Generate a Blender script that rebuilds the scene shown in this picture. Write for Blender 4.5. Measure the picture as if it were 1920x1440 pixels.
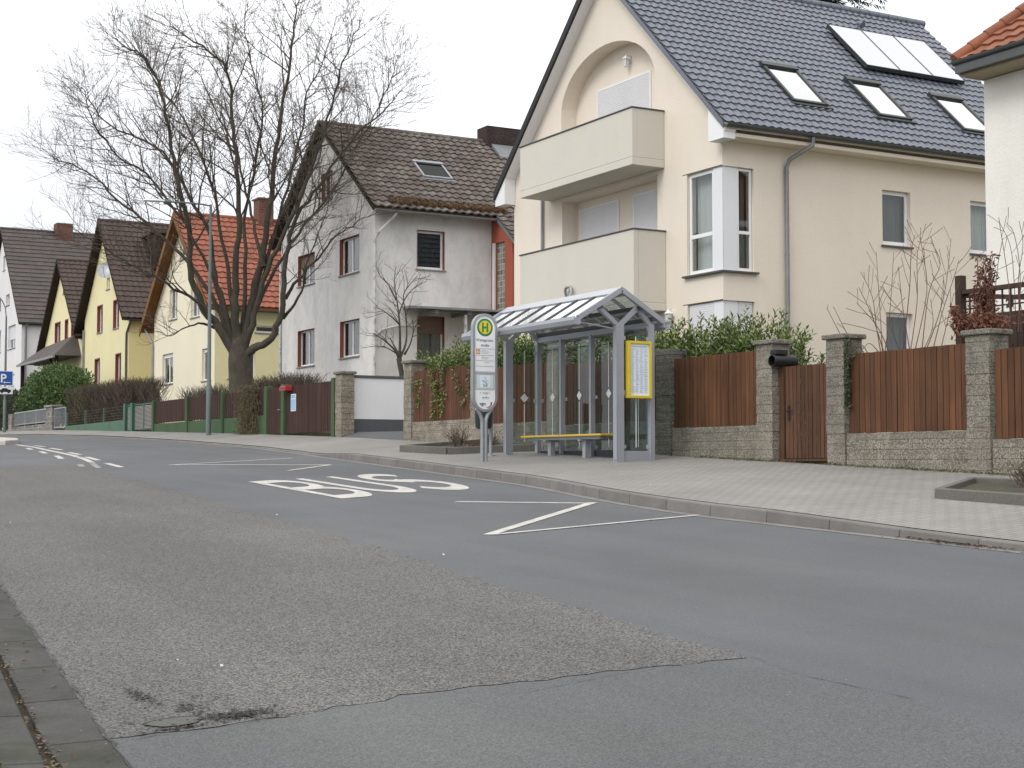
import bpy, bmesh, math, random
from mathutils import Vector, Matrix, Quaternion
from mathutils.geometry import tessellate_polygon
random.seed(7)
R = math.radians
SC = bpy.context.scene
COL = SC.collection
for _o in list(bpy.data.objects): bpy.data.objects.remove(_o)

# ------------------------------------------------------------------ camera, sky, sun, exposure
# axes: +Y runs up the street, +X across it towards the houses
EYE = 1.6; YAW = R(29.3); PITCH = math.atan(150/2870)
cd = bpy.data.cameras.new('camera'); cam = bpy.data.objects.new('camera', cd); COL.objects.link(cam)
cam.location = (0, 0, EYE); cam.rotation_euler = (math.pi/2+PITCH, 0, -YAW)
cd.sensor_width = 36; cd.lens = 36*2870/1920; cd.clip_start = .1; cd.clip_end = 3000
SC.camera = cam
SUN_EL, SUN_AZ = R(42), R(-106)          # azimuth measured from +Y towards +X
w = bpy.data.worlds.new('World'); SC.world = w; w.use_nodes = True
nt = w.node_tree; nt.nodes.clear()
def wn(t): return nt.nodes.new(t)
sky = wn('ShaderNodeTexSky'); sky.sky_type = 'NISHITA'; sky.sun_disc = False
sky.sun_elevation = SUN_EL; sky.sun_rotation = SUN_AZ
tc = wn('ShaderNodeTexCoord'); sx = wn('ShaderNodeSeparateXYZ'); nt.links.new(tc.outputs['Generated'], sx.inputs[0])
cr = wn('ShaderNodeValToRGB'); nt.links.new(sx.outputs['Z'], cr.inputs[0])     # cloud cover: greyer low down, white above
cr.color_ramp.elements[0].position = 0.0; cr.color_ramp.elements[0].color = (.58,.62,.69,1)
cr.color_ramp.elements[1].position = .46; cr.color_ramp.elements[1].color = (1.0,1.0,1.0,1)
e = cr.color_ramp.elements.new(.15); e.color = (.69,.705,.745,1)
e = cr.color_ramp.elements.new(.27); e.color = (.85,.86,.88,1)
cn = wn('ShaderNodeTexNoise'); cn.inputs['Scale'].default_value = 2.2; cn.inputs['Detail'].default_value = 5
nt.links.new(tc.outputs['Generated'], cn.inputs['Vector'])
mr = wn('ShaderNodeMapRange'); mr.inputs['From Min'].default_value = .3; mr.inputs['From Max'].default_value = .7
mr.inputs['To Min'].default_value = 13.5; mr.inputs['To Max'].default_value = 17.5
nt.links.new(cn.outputs['Fac'], mr.inputs['Value'])
vs = wn('ShaderNodeVectorMath'); vs.operation = 'SCALE'
nt.links.new(cr.outputs['Color'], vs.inputs[0]); nt.links.new(mr.outputs['Result'], vs.inputs['Scale'])
mx = wn('ShaderNodeMix'); mx.data_type = 'RGBA'; mx.inputs['Factor'].default_value = .9
nt.links.new(sky.outputs['Color'], mx.inputs['A']); nt.links.new(vs.outputs[0], mx.inputs['B'])
bg = wn('ShaderNodeBackground'); bg.inputs['Strength'].default_value = .10
nt.links.new(mx.outputs['Result'], bg.inputs['Color'])
wo = wn('ShaderNodeOutputWorld'); nt.links.new(bg.outputs[0], wo.inputs['Surface'])
ld = bpy.data.lights.new('sun', 'SUN'); ld.energy = 1.25; ld.angle = R(22); ld.color = (1,.965,.91)
sun = bpy.data.objects.new('sun', ld); COL.objects.link(sun)
sd = Vector((math.sin(SUN_AZ)*math.cos(SUN_EL), math.cos(SUN_AZ)*math.cos(SUN_EL), math.sin(SUN_EL)))
sun.rotation_euler = sd.to_track_quat('Z', 'Y').to_euler(); sun.location = sd*60
vw = SC.view_settings; vw.view_transform = 'Standard'; vw.look = 'None'; vw.exposure = .07; vw.gamma = 1
SC.cycles.max_bounces = 8; SC.cycles.transparent_max_bounces = 16

# ------------------------------------------------------------------ materials
def _n(m, t, **kw):
    n = m.node_tree.nodes.new(t)
    for k, v in kw.items(): setattr(n, k, v)
    return n
class G:
    """small helper round a node tree"""
    def __init__(s, name):
        s.m = bpy.data.materials.new(name); s.m.use_nodes = True; s.t = s.m.node_tree; s.t.nodes.clear()
        s.out = s.t.nodes.new('ShaderNodeOutputMaterial'); s.tc = s.t.nodes.new('ShaderNodeTexCoord')
    def n(s, t, **kw):
        n = s.t.nodes.new(t)
        for k, v in kw.items(): setattr(n, k, v)
        return n
    def set(s, sock, v):
        if isinstance(v, bpy.types.NodeSocket): s.t.links.new(v, sock)
        else: sock.default_value = v[:3] if sock.type == 'VECTOR' and hasattr(v,'__len__') else v
    def vec(s, coords, scale):
        mp = s.n('ShaderNodeMapping'); s.t.links.new(s.tc.outputs[coords], mp.inputs['Vector'])
        mp.inputs['Scale'].default_value = scale if isinstance(scale, tuple) else (scale,)*3
        return mp.outputs['Vector']
    def noise(s, vec, detail=3, rough=.55, dist=0):
        n = s.n('ShaderNodeTexNoise'); s.t.links.new(vec, n.inputs['Vector']); n.inputs['Scale'].default_value = 1
        n.inputs['Detail'].default_value = detail; n.inputs['Roughness'].default_value = rough; n.inputs['Distortion'].default_value = dist
        return n.outputs['Fac']
    def rng(s, v, a, b, c, d):
        n = s.n('ShaderNodeMapRange'); s.set(n.inputs['Value'], v)
        for k, q in zip(('From Min','From Max','To Min','To Max'), (a,b,c,d)): n.inputs[k].default_value = q
        return n.outputs['Result']
    def math(s, op, a, b=0.0):
        n = s.n('ShaderNodeMath', operation=op); s.set(n.inputs[0], a); s.set(n.inputs[1], b); return n.outputs[0]
    def scale(s, col, f):
        n = s.n('ShaderNodeVectorMath', operation='SCALE'); s.set(n.inputs[0], col); s.set(n.inputs['Scale'], f); return n.outputs[0]
    def mix(s, f, a, b):
        n = s.n('ShaderNodeMix', data_type='RGBA'); s.set(n.inputs['Factor'], f); s.set(n.inputs['A'], a); s.set(n.inputs['B'], b); return n.outputs['Result']
    def rand(s):
        return s.n('ShaderNodeNewGeometry').outputs['Random Per Island']
    def bump(s, h, strength, dist=.01):
        n = s.n('ShaderNodeBump'); s.set(n.inputs['Height'], h); n.inputs['Strength'].default_value = strength; n.inputs['Distance'].default_value = dist
        return n.outputs['Normal']
    def done(s, col, rough=.8, normal=None, metal=0, spec=.5):
        b = s.n('ShaderNodeBsdfPrincipled'); s.set(b.inputs['Base Color'], col); s.set(b.inputs['Roughness'], rough)
        b.inputs['Metallic'].default_value = metal; b.inputs['Specular IOR Level'].default_value = spec
        if normal is not None: s.t.links.new(normal, b.inputs['Normal'])
        s.t.links.new(b.outputs[0], s.out.inputs['Surface']); s.bsdf = b
        return s.m
def c4(c): return (c[0], c[1], c[2], 1)
def mat(name, col, rough=.8, var=.08, vs=1.5, fine=.08, fs=40, bump=.15, bs=60, island=0, metal=0, spec=.5,
        col2=None, s2=2.0, th=(.5,.62), coords='Object', str2=(1,1,1)):
    """colour with broad and fine variation, an optional second tone in patches, optional spread per separate piece, and a bump"""
    g = G(name); c = c4(col)
    if col2:
        k = g.rng(g.noise(g.vec(coords, tuple(s2*q for q in str2)), 5, .6), th[0], th[1], 0, 1)
        c = g.mix(k, c, c4(col2))
    f = g.rng(g.noise(g.vec(coords, vs), 4), .3, .7, 1-var, 1+var)
    if fine: f = g.math('MULTIPLY', f, g.rng(g.noise(g.vec(coords, fs), 2, .7), .3, .7, 1-fine, 1+fine))
    if island: f = g.math('MULTIPLY', f, g.rng(g.rand(), 0, 1, 1-island, 1+island))
    c = g.scale(c, f)
    nr = g.bump(g.noise(g.vec(coords, bs), 3), bump, .02) if bump else None
    return g.done(c, rough, nr, metal, spec)

def asphalt(name, col, speck, sp_s, warm, bump):
    g = G(name)
    big = g.rng(g.noise(g.vec('Object', .35), 4), .3, .7, .90, 1.10)
    lane = g.rng(g.noise(g.vec('Object', (1.1,.10,1)), 3), .3, .7, .89, 1.11)  # streaks along the lane: wheel wear and its sheen put into the colour
    v = g.vec('Object', sp_s)
    vo = g.n('ShaderNodeTexVoronoi'); g.t.links.new(v, vo.inputs['Vector']); vo.inputs['Scale'].default_value = 1
    sp = g.n('ShaderNodeSeparateColor'); g.t.links.new(vo.outputs['Color'], sp.inputs[0])
    st = g.rng(sp.outputs[0], 0, 1, 1-speck, 1+speck)
    fn = g.rng(g.noise(g.vec('Object', sp_s*.45), 3, .7), .3, .7, 1-speck*.35, 1+speck*.35)
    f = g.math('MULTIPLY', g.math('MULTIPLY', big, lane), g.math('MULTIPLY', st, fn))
    c = g.mix(g.rng(g.noise(g.vec('Object', .5), 4), .45, .65, 0, .6), c4(col), c4(warm))
    # pale grit here and there
    wv = g.n('ShaderNodeTexVoronoi'); g.t.links.new(g.vec('Object', 9), wv.inputs['Vector']); wv.inputs['Scale'].default_value = 1
    grit = g.rng(wv.outputs['Distance'], .030, .045, 1, 0)
    c = g.mix(g.math('MULTIPLY', grit, .7), g.scale(c, f), (.42,.41,.38,1))
    return g.done(c, g.rng(fn, .8, 1.2, .72, .9), g.bump(vo.outputs['Distance'], bump, .006), spec=.35)

M = {}
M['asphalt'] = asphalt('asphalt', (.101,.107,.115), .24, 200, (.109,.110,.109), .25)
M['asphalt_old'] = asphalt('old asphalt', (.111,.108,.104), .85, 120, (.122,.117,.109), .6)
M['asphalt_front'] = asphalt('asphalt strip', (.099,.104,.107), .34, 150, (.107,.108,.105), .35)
M['tar'] = mat('tar seam', (.020,.019,.018), .6, fine=.2)
M['paint'] = mat('road paint', (.50,.475,.445), .8, var=.12, vs=3, fine=.22, fs=50, col2=(.30,.29,.28), s2=7, th=(.54,.72), spec=.3)
M['paint_worn'] = mat('worn road paint', (.34,.33,.31), .75, var=.15, fine=.2, col2=(.15,.15,.15), s2=14, th=(.46,.54))
def pavers():
    g = G('pavers'); b = g.n('ShaderNodeTexBrick'); g.t.links.new(g.tc.outputs['UV'], b.inputs['Vector'])
    b.offset = .5; b.inputs['Scale'].default_value = 1
    for k, v in (('Color1',(.250,.241,.228,1)),('Color2',(.276,.266,.250,1)),('Mortar',(.135,.130,.118,1)),('Mortar Size',.007),('Mortar Smooth',.3),('Brick Width',.20),('Row Height',.10),('Bias',0)):
        b.inputs[k].default_value = v
    f = g.math('MULTIPLY', g.rng(g.noise(g.vec('Object', .55), 5, .65), .3, .7, .86, 1.12), g.rng(g.noise(g.vec('Object', 60), 2), .3, .7, .9, 1.1))
    c = g.scale(b.outputs['Color'], f)
    c = g.mix(g.rng(g.noise(g.vec('Object', 1.7), 6, .7), .62, .75, 0, .5), c, (.15,.14,.12,1))
    return g.done(c, .85, g.bump(g.rng(b.outputs['Fac'], 0, 1, 1, 0), .5, .004), spec=.3)
M['pavers'] = pavers()
M['kerb'] = mat('kerb stone', (.165,.155,.145), .85, var=.12, vs=2, fine=.15, fs=70, island=.10, bump=.3, col2=(.13,.125,.10), s2=3, th=(.55,.75))
M['gutter_stone'] = mat('gutter stone', (.068,.066,.062), .9, var=.20, vs=3, fine=.14, fs=60, island=.10, bump=.3, col2=(.046,.048,.036), s2=2, th=(.48,.66), spec=.25)
M['litter'] = mat('leaf litter', (.13,.085,.05), .9, island=.6, bump=0)
M['moss'] = mat('moss', (.075,.085,.03), .95, island=.4, var=.2, bump=.3)
M['soil'] = mat('soil', (.055,.045,.035), .95, var=.25, vs=3, fine=.3, bump=.6, bs=25, col2=(.07,.08,.03), s2=2)
M['grass_ground'] = mat('winter grass', (.075,.082,.035), .95, var=.3, vs=.4, fine=.3, bump=.5, bs=20, col2=(.10,.085,.05), s2=.6)

def blockwall(name, ca, cb, bw, rh, mortar, ms, agg=.40, aggs=58):
    """split-faced concrete blocks of washed pebbles with joints"""
    g = G(name); b = g.n('ShaderNodeTexBrick'); g.t.links.new(g.tc.outputs['UV'], b.inputs['Vector'])
    b.inputs['Scale'].default_value = 1
    for k, v in (('Color1',c4(ca)),('Color2',c4(cb)),('Mortar',c4(mortar)),('Mortar Size',ms),('Mortar Smooth',.35),('Brick Width',bw),('Row Height',rh),('Bias',0)):
        b.inputs[k].default_value = v
    vo = g.n('ShaderNodeTexVoronoi'); g.t.links.new(g.vec('Object', aggs), vo.inputs['Vector']); vo.inputs['Scale'].default_value = 1
    sp = g.n('ShaderNodeSeparateColor'); g.t.links.new(vo.outputs['Color'], sp.inputs[0])
    peb = g.math('MULTIPLY', g.rng(sp.outputs[0], 0, 1, 1-agg, 1+agg*1.15), g.rng(vo.outputs['Distance'], 0, .8, 1.25, .55))
    peb = g.math('MULTIPLY', peb, g.rng(g.noise(g.vec('Object', 1.3), 5, .65), .3, .7, .72, 1.18))
    c = g.scale(b.outputs['Color'], peb)
    c = g.mix(g.rng(g.noise(g.vec('Object', (2.0,2.0,1.0)), 5, .65), .56, .72, 0, .55), c, (.07,.075,.055,1))
    h = g.math('ADD', g.math('MULTIPLY', g.math('SUBTRACT', 1.0, b.outputs['Fac']), 1.0), g.math('MULTIPLY', vo.outputs['Distance'], -.5))
    return g.done(c, .9, g.bump(h, .7, .012), spec=.25)
M['block'] = blockwall('pebble block', (.255,.232,.192), (.300,.272,.225), .40, .145, (.27,.25,.21), .006)
M['block_warm'] = blockwall('pale pebble block', (.30,.262,.212), (.34,.298,.242), .40, .145, (.26,.235,.20), .006)
M['block_dark'] = blockwall('weathered pebble block', (.175,.165,.14), (.21,.195,.165), .40, .145, (.25,.24,.215), .010)
M['cap'] = blockwall('pebble cap', (.225,.21,.18), (.245,.225,.19), 3, 3, (.2,.19,.16), .001)
M['rubble'] = blockwall('rubble stone', (.30,.28,.25), (.20,.19,.175), .42, .22, (.36,.34,.31), .022, agg=.2, aggs=14)

def wood(name, ca, cb, isl, grain=14):
    g = G(name)
    gr = g.noise(g.vec('Object', (grain*2,grain*2,1.1)), 5, .65, .4)
    c = g.mix(g.rng(gr, .35, .65, 0, 1), c4(ca), c4(cb))
    f = g.math('MULTIPLY', g.rng(g.rand(), 0, 1, 1-isl, 1+isl), g.rng(g.noise(g.vec('Object', 1.6), 4), .3, .7, .85, 1.15))
    return g.done(g.scale(c, f), .7, g.bump(gr, .25, .004), spec=.3)
M['plank'] = wood('stained planks', (.128,.056,.025), (.076,.033,.016), .26)
M['plank_red'] = wood('reddish slats', (.120,.050,.024), (.070,.030,.015), .24)
M['gatewood'] = wood('worn gate planks', (.112,.055,.030), (.066,.032,.018), .30)
M['gate_pale'] = wood('scuffed wood', (.165,.10,.066), (.12,.07,.045), .25, 20)
M['picket'] = wood('dark brown pickets', (.060,.026,.018), (.040,.018,.014), .18)
M['trellis'] = wood('weathered dark wood', (.062,.035,.026), (.040,.024,.020), .2)
M['fascia'] = wood('varnished boards', (.22,.095,.025), (.13,.055,.018), .15)
M['beam'] = wood('dark beams', (.030,.018,.012), (.022,.014,.010), .15)

def stucco(name, col, stain=None, amt=.5, bump=.25, streak=(1.2,1.2,.35), th=(.48,.72), bs=90):
    g = G(name); c = c4(col)
    if stain:
        k = g.math('MULTIPLY', g.rng(g.noise(g.vec('Object', streak), 6, .65, .3), th[0], th[1], 0, 1), amt)
        c = g.mix(k, c, c4(stain))
        k2 = g.rng(g.noise(g.vec('Object', (5,5,4)), 5, .7), .52, .72, 0, amt*.5)
        c = g.mix(k2, c, c4(stain))
    f = g.math('MULTIPLY', g.rng(g.noise(g.vec('Object', .5), 4), .3, .7, .965, 1.035), g.rng(g.noise(g.vec('Object', 30), 3), .3, .7, .97, 1.03))
    h = g.noise(g.vec('Object', bs), 3, .6)
    return g.done(g.scale(c, f), .92, g.bump(h, bump, .01), spec=.2)
M['cream'] = stucco('cream render', (.77,.695,.60), (.69,.62,.54), .35, .12)
M['balcony'] = stucco('greige render', (.625,.59,.525), (.565,.535,.48), .3, .12)
M['grey_render'] = stucco('grimy grey render', (.73,.71,.69), (.50,.485,.47), .75, .8, streak=(1.7,1.7,1.0), th=(.45,.75), bs=30)
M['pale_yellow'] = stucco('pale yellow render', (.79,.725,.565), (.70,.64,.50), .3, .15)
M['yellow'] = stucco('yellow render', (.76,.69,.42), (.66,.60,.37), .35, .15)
M['yellow_side'] = stucco('shaded yellow render', (.70,.61,.31), (.62,.54,.28), .35, .15)  # the same yellow render with the side walls' shade put into the colour
M['offwhite'] = stucco('off white roughcast', (.78,.765,.71), (.62,.59,.53), .3, .7, bs=16)
M['white_render'] = stucco('whitish render', (.72,.70,.71), (.60,.58,.58), .35, .2)
M['white_wall'] = stucco('white painted wall', (.78,.78,.80), (.70,.70,.71), .3, .06)
M['grey_plinth'] = stucco('grey plinth paint', (.10,.105,.115), (.14,.14,.14), .3, .1)
M['red_paint'] = stucco('brick red paint', (.36,.105,.068), (.31,.09,.06), .4, .15)
M['green_paint'] = stucco('green painted concrete', (.066,.110,.056), (.05,.075,.04), .8, .2)
M['green_pale'] = stucco('faded green concrete', (.095,.165,.115), (.08,.10,.075), .7, .2)
M['green_metal'] = mat('green metal', (.035,.105,.065), .5, bump=0, var=.15)
def tiles(name, col, col2, rough, isl, spec=.5, moss=None, mamt=0):
    g = G(name)
    fl = g.n('ShaderNodeVectorMath', operation='FLOOR'); g.t.links.new(g.tc.outputs['UV'], fl.inputs[0])
    wnz = g.n('ShaderNodeTexWhiteNoise'); g.t.links.new(fl.outputs[0], wnz.inputs['Vector'])
    c = g.mix(g.rng(g.noise(g.vec('Object', .8), 5, .65), .4, .65, 0, 1), c4(col), c4(col2))
    f = g.math('MULTIPLY', g.rng(wnz.outputs['Value'], 0, 1, 1-isl, 1+isl), g.rng(g.noise(g.vec('Object', 25), 3), .3, .7, .9, 1.1))
    c = g.scale(c, f)
    if moss: c = g.mix(g.rng(g.noise(g.vec('Object', 2.2), 6, .7), .50, .68, 0, mamt), c, c4(moss))
    return g.done(c, rough, g.bump(g.noise(g.vec('Object', 60), 2), .1, .005), spec=spec)
M['tile_slate'] = tiles('glazed slate grey tiles', (.112,.125,.156), (.130,.142,.172), .36, .10, .6)
M['tile_brown'] = tiles('weathered brown tiles', (.140,.114,.102), (.112,.094,.087), .85, .22, .3, (.24,.225,.19), .85)
M['tile_red'] = tiles('orange clay tiles', (.29,.102,.064), (.235,.085,.055), .8, .16, .3, (.16,.07,.045), .35)
M['tile_dark'] = tiles('dark brown tiles', (.078,.054,.046), (.066,.049,.043), .8, .14, .35)
M['tile_grey'] = tiles('grey brown tiles', (.098,.082,.076), (.088,.077,.072), .85, .10, .3)
M['tile_orange'] = tiles('terracotta tiles', (.30,.115,.062), (.23,.085,.048), .8, .2, .3, (.14,.08,.05), .4)
M['verge'] = mat('dark verge slate', (.018,.018,.019), .7, bump=.2)
M['white'] = mat('white plastic', (.80,.80,.81), .45, var=.02, fine=.02, bump=0)
M['shutter'] = mat('white shutter', (.72,.72,.74), .55, var=.03, fine=.02, bump=0)
M['panel_white'] = mat('white panel', (.72,.735,.76), .4, var=.02, fine=0, bump=0)
M['sill_dark'] = mat('dark sill', (.07,.07,.072), .5, bump=0)
M['sill_grey'] = mat('grey sill', (.27,.26,.25), .7)
M['maroon'] = mat('maroon paint', (.20,.045,.035), .6, bump=0)
M['redbrown'] = mat('red brown paint', (.24,.065,.035), .6, bump=0)
M['shutter_brown'] = mat('faded brown roller shutter', (.20,.135,.10), .7, var=.15)
M['zinc'] = mat('weathered zinc', (.25,.26,.27), .5, var=.12, vs=3, metal=.4, bump=.05)
M['zinc_dark'] = mat('dark zinc', (.085,.09,.092), .5, var=.15, metal=.3, bump=.05)
M['white_pipe'] = mat('white pipe', (.60,.60,.60), .6, col2=(.36,.35,.34), s2=4, bump=0)
M['frame_dark'] = mat('dark roof window frame', (.045,.05,.05), .4, metal=.3, bump=0)
M['chimney'] = blockwall('chimney brick', (.055,.035,.032), (.075,.05,.045), .24, .075, (.09,.08,.075), .008, agg=.15, aggs=30)
M['chimney_red'] = blockwall('red chimney brick', (.20,.075,.05), (.16,.06,.04), .24, .075, (.2,.17,.15), .01, agg=.15, aggs=30)
M['steel'] = mat('blue grey coated steel', (.31,.325,.36), .42, var=.05, fine=.03, bump=0, metal=.15)
M['steel_light'] = mat('light coated steel', (.40,.42,.45), .4, var=.05, bump=0, metal=.2)
M['steel_dark'] = mat('dark steel', (.06,.062,.07), .5, bump=0, metal=.3)
M['galv'] = mat('galvanised steel', (.33,.345,.36), .45, var=.10, vs=6, metal=.45, bump=.03)
M['yellow_paint'] = mat('yellow plastic', (.62,.47,.030), .45, var=.06, bump=0)
M['bench_yellow'] = mat('yellow bench slats', (.62,.43,.045), .5, var=.08, bump=.05)
M['sign_white'] = mat('white sign face', (.86,.86,.88), .4, var=.02, fine=0, bump=0)
M['sign_grey'] = mat('grey sign backing', (.50,.53,.53), .5, var=.03, fine=0, bump=0)
M['sign_green'] = mat('sign green', (.030,.20,.085), .45, fine=0, bump=0)
M['sign_yellow'] = mat('sign yellow', (.70,.56,.02), .45, fine=0, bump=0)
M['sign_orange'] = mat('sign orange', (.62,.22,.03), .45, fine=0, bump=0)
M['sign_blue'] = mat('sign blue', (.015,.085,.36), .4, fine=0, bump=0)
M['black'] = mat('black print', (.012,.012,.014), .5, fine=0, bump=0)
M['print_grey'] = mat('grey print', (.16,.18,.21), .6, fine=0, bump=0)
M['print_blue'] = mat('pale blue print', (.30,.40,.50), .6, fine=0, bump=0)
M['print_red'] = mat('crimson print', (.35,.03,.10), .6, fine=0, bump=0)
M['paper'] = mat('timetable paper', (.74,.81,.88), .5, var=.03, fine=0, bump=0)
M['etch'] = mat('frosted marking', (.70,.72,.73), .6, fine=0, bump=0)
M['bin'] = mat('dark plastic bin', (.030,.034,.040), .45, bump=.03)
M['black_metal'] = mat('black metal', (.012,.012,.013), .45, bump=.03)
M['red_metal'] = mat('red metal', (.36,.022,.026), .4, bump=0)
M['lamp_glass'] = mat('lamp glass', (.70,.74,.74), .25, fine=0, bump=0)
M['lamp_green'] = mat('grey green mast', (.125,.160,.150), .5, var=.08, metal=.2, bump=0)
M['bark'] = mat('bark', (.072,.058,.046), .95, var=.25, vs=3, fine=.3, fs=25, bump=1.0, bs=(26,26,6), col2=(.070,.074,.042), s2=1.6, th=(.50,.7))
M['twig'] = mat('twigs', (.115,.090,.070), .95, var=.2, vs=1, fine=0, bump=0, island=.3)
M['seed'] = mat('dry seed clusters', (.17,.095,.070), .9, var=.2, fine=0, bump=0, island=.4)
M['shrub_twig'] = mat('red brown stems', (.15,.085,.065), .9, var=.2, fine=0, bump=0, island=.3)
M['grey_twig'] = mat('grey brown stems', (.13,.105,.085), .9, var=.2, fine=0, bump=0, island=.3)
M['hedge_twig'] = mat('hedge twigs', (.090,.066,.050), .95, var=.25, vs=.8, fine=0, bump=0, island=.45, col2=(.085,.08,.045), s2=.5)
def leafmat(name, ca, cb, rough=.45, island=.4, spec=.5):
    g = G(name); r = g.rand()
    c = g.mix(g.rng(r, 0, 1, 0, 1), c4(ca), c4(cb))
    f = g.rng(g.noise(g.vec('Object', 1.2), 3), .3, .7, 1-island*.5, 1+island*.5)
    m = g.done(g.scale(c, f), rough, spec=spec)
    return m
M['laurel'] = leafmat('laurel leaves', (.070,.120,.022), (.165,.215,.050), .38)
M['evergreen'] = leafmat('evergreen leaves', (.048,.098,.026), (.110,.170,.045), .5)
M['dark_leaf'] = leafmat('dark foliage', (.030,.045,.018), (.055,.060,.030), .7)
M['spruce'] = leafmat('spruce needles', (.022,.040,.020), (.040,.060,.030), .7)
M['dry_leaf'] = leafmat('dry red leaves', (.105,.042,.025), (.185,.078,.045), .8)
M['straw'] = leafmat('dead moss and straw', (.30,.185,.085), (.13,.075,.035), .9)
M['ivy_dead'] = leafmat('withered creeper', (.14,.105,.06), (.075,.075,.035), .9)
M['dark_room'] = mat('dark room',(.012,.012,.013),.9,fine=0,bump=0)  # black sheet behind a pane: the unlit interior put in as colour
M['curtain'] = mat('net curtain', (.72,.74,.75), .9, var=.04, fine=0, bump=0)
M['curtain_dim'] = mat('grey curtain', (.20,.21,.20), .9, var=.06, fine=0, bump=0)
M['blind'] = mat('white blind', (.82,.83,.85), .8, var=.02, fine=0, bump=0)
def glass(name, tint, ior=1.5, gain=1.0, rough=.0, col=(1,1,1)):
    g = G(name); lw = g.n('ShaderNodeLayerWeight'); lw.inputs['Blend'].default_value = .5; f0 = ((ior-1)/(ior+1))**2
    fr = g.math('ADD', g.math('MULTIPLY', g.math('POWER', lw.outputs['Facing'], 5.0), 1-f0), f0)
    tr = g.n('ShaderNodeBsdfTransparent'); tr.inputs['Color'].default_value = c4(tint)
    gl = g.n('ShaderNodeBsdfGlossy'); gl.inputs['Roughness'].default_value = rough; gl.inputs['Color'].default_value = c4(col)
    ms = g.n('ShaderNodeMixShader'); k = g.math('MINIMUM', g.math('MULTIPLY', fr, gain), 1.0)
    g.t.links.new(k, ms.inputs[0]); g.t.links.new(tr.outputs[0], ms.inputs[1]); g.t.links.new(gl.outputs[0], ms.inputs[2])
    g.t.links.new(ms.outputs[0], g.out.inputs['Surface']); return g.m
M['glass'] = glass('window glass', (.82,.84,.83), 1.5, 1.15)
M['shelter_glass'] = glass('shelter glass', (.74,.79,.77), 1.45, 1.0, .02)
M['roof_glass'] = glass('shelter roof glass', (.78,.81,.81), 1.5, 2.3, .06)
M['mirror_glass'] = glass('coated roof glass', (.08,.08,.09), 1.5, 4.6, .02)
M['dark_glass'] = glass('dark roof glass', (.05,.05,.06), 1.5, .5, .02)
def glassbrick():
    g = G('glass blocks'); b = g.n('ShaderNodeTexBrick'); g.t.links.new(g.tc.outputs['UV'], b.inputs['Vector']); b.offset = 0
    for k, v in (('Color1',(.12,.14,.12,1)),('Color2',(.30,.32,.28,1)),('Mortar',(.42,.41,.38,1)),('Mortar Size',.014),('Mortar Smooth',.1),('Brick Width',.19),('Row Height',.19),('Scale',1),('Bias',-.1)):
        b.inputs[k].default_value = v
    return g.done(b.outputs['Color'], .15, g.bump(b.outputs['Fac'], .4, .01))
M['glassbrick'] = glassbrick()
def collector():
    g = G('solar collector glass'); n = g.noise(g.vec('Object', (40,40,40)), 1)
    return g.done(g.scale((.56,.57,.62,1), g.rng(n, .3, .7, .98, 1.02)), .16, spec=.8)  # pale base colour stands in for sky reflected in the glass
M['collector'] = collector()

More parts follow.
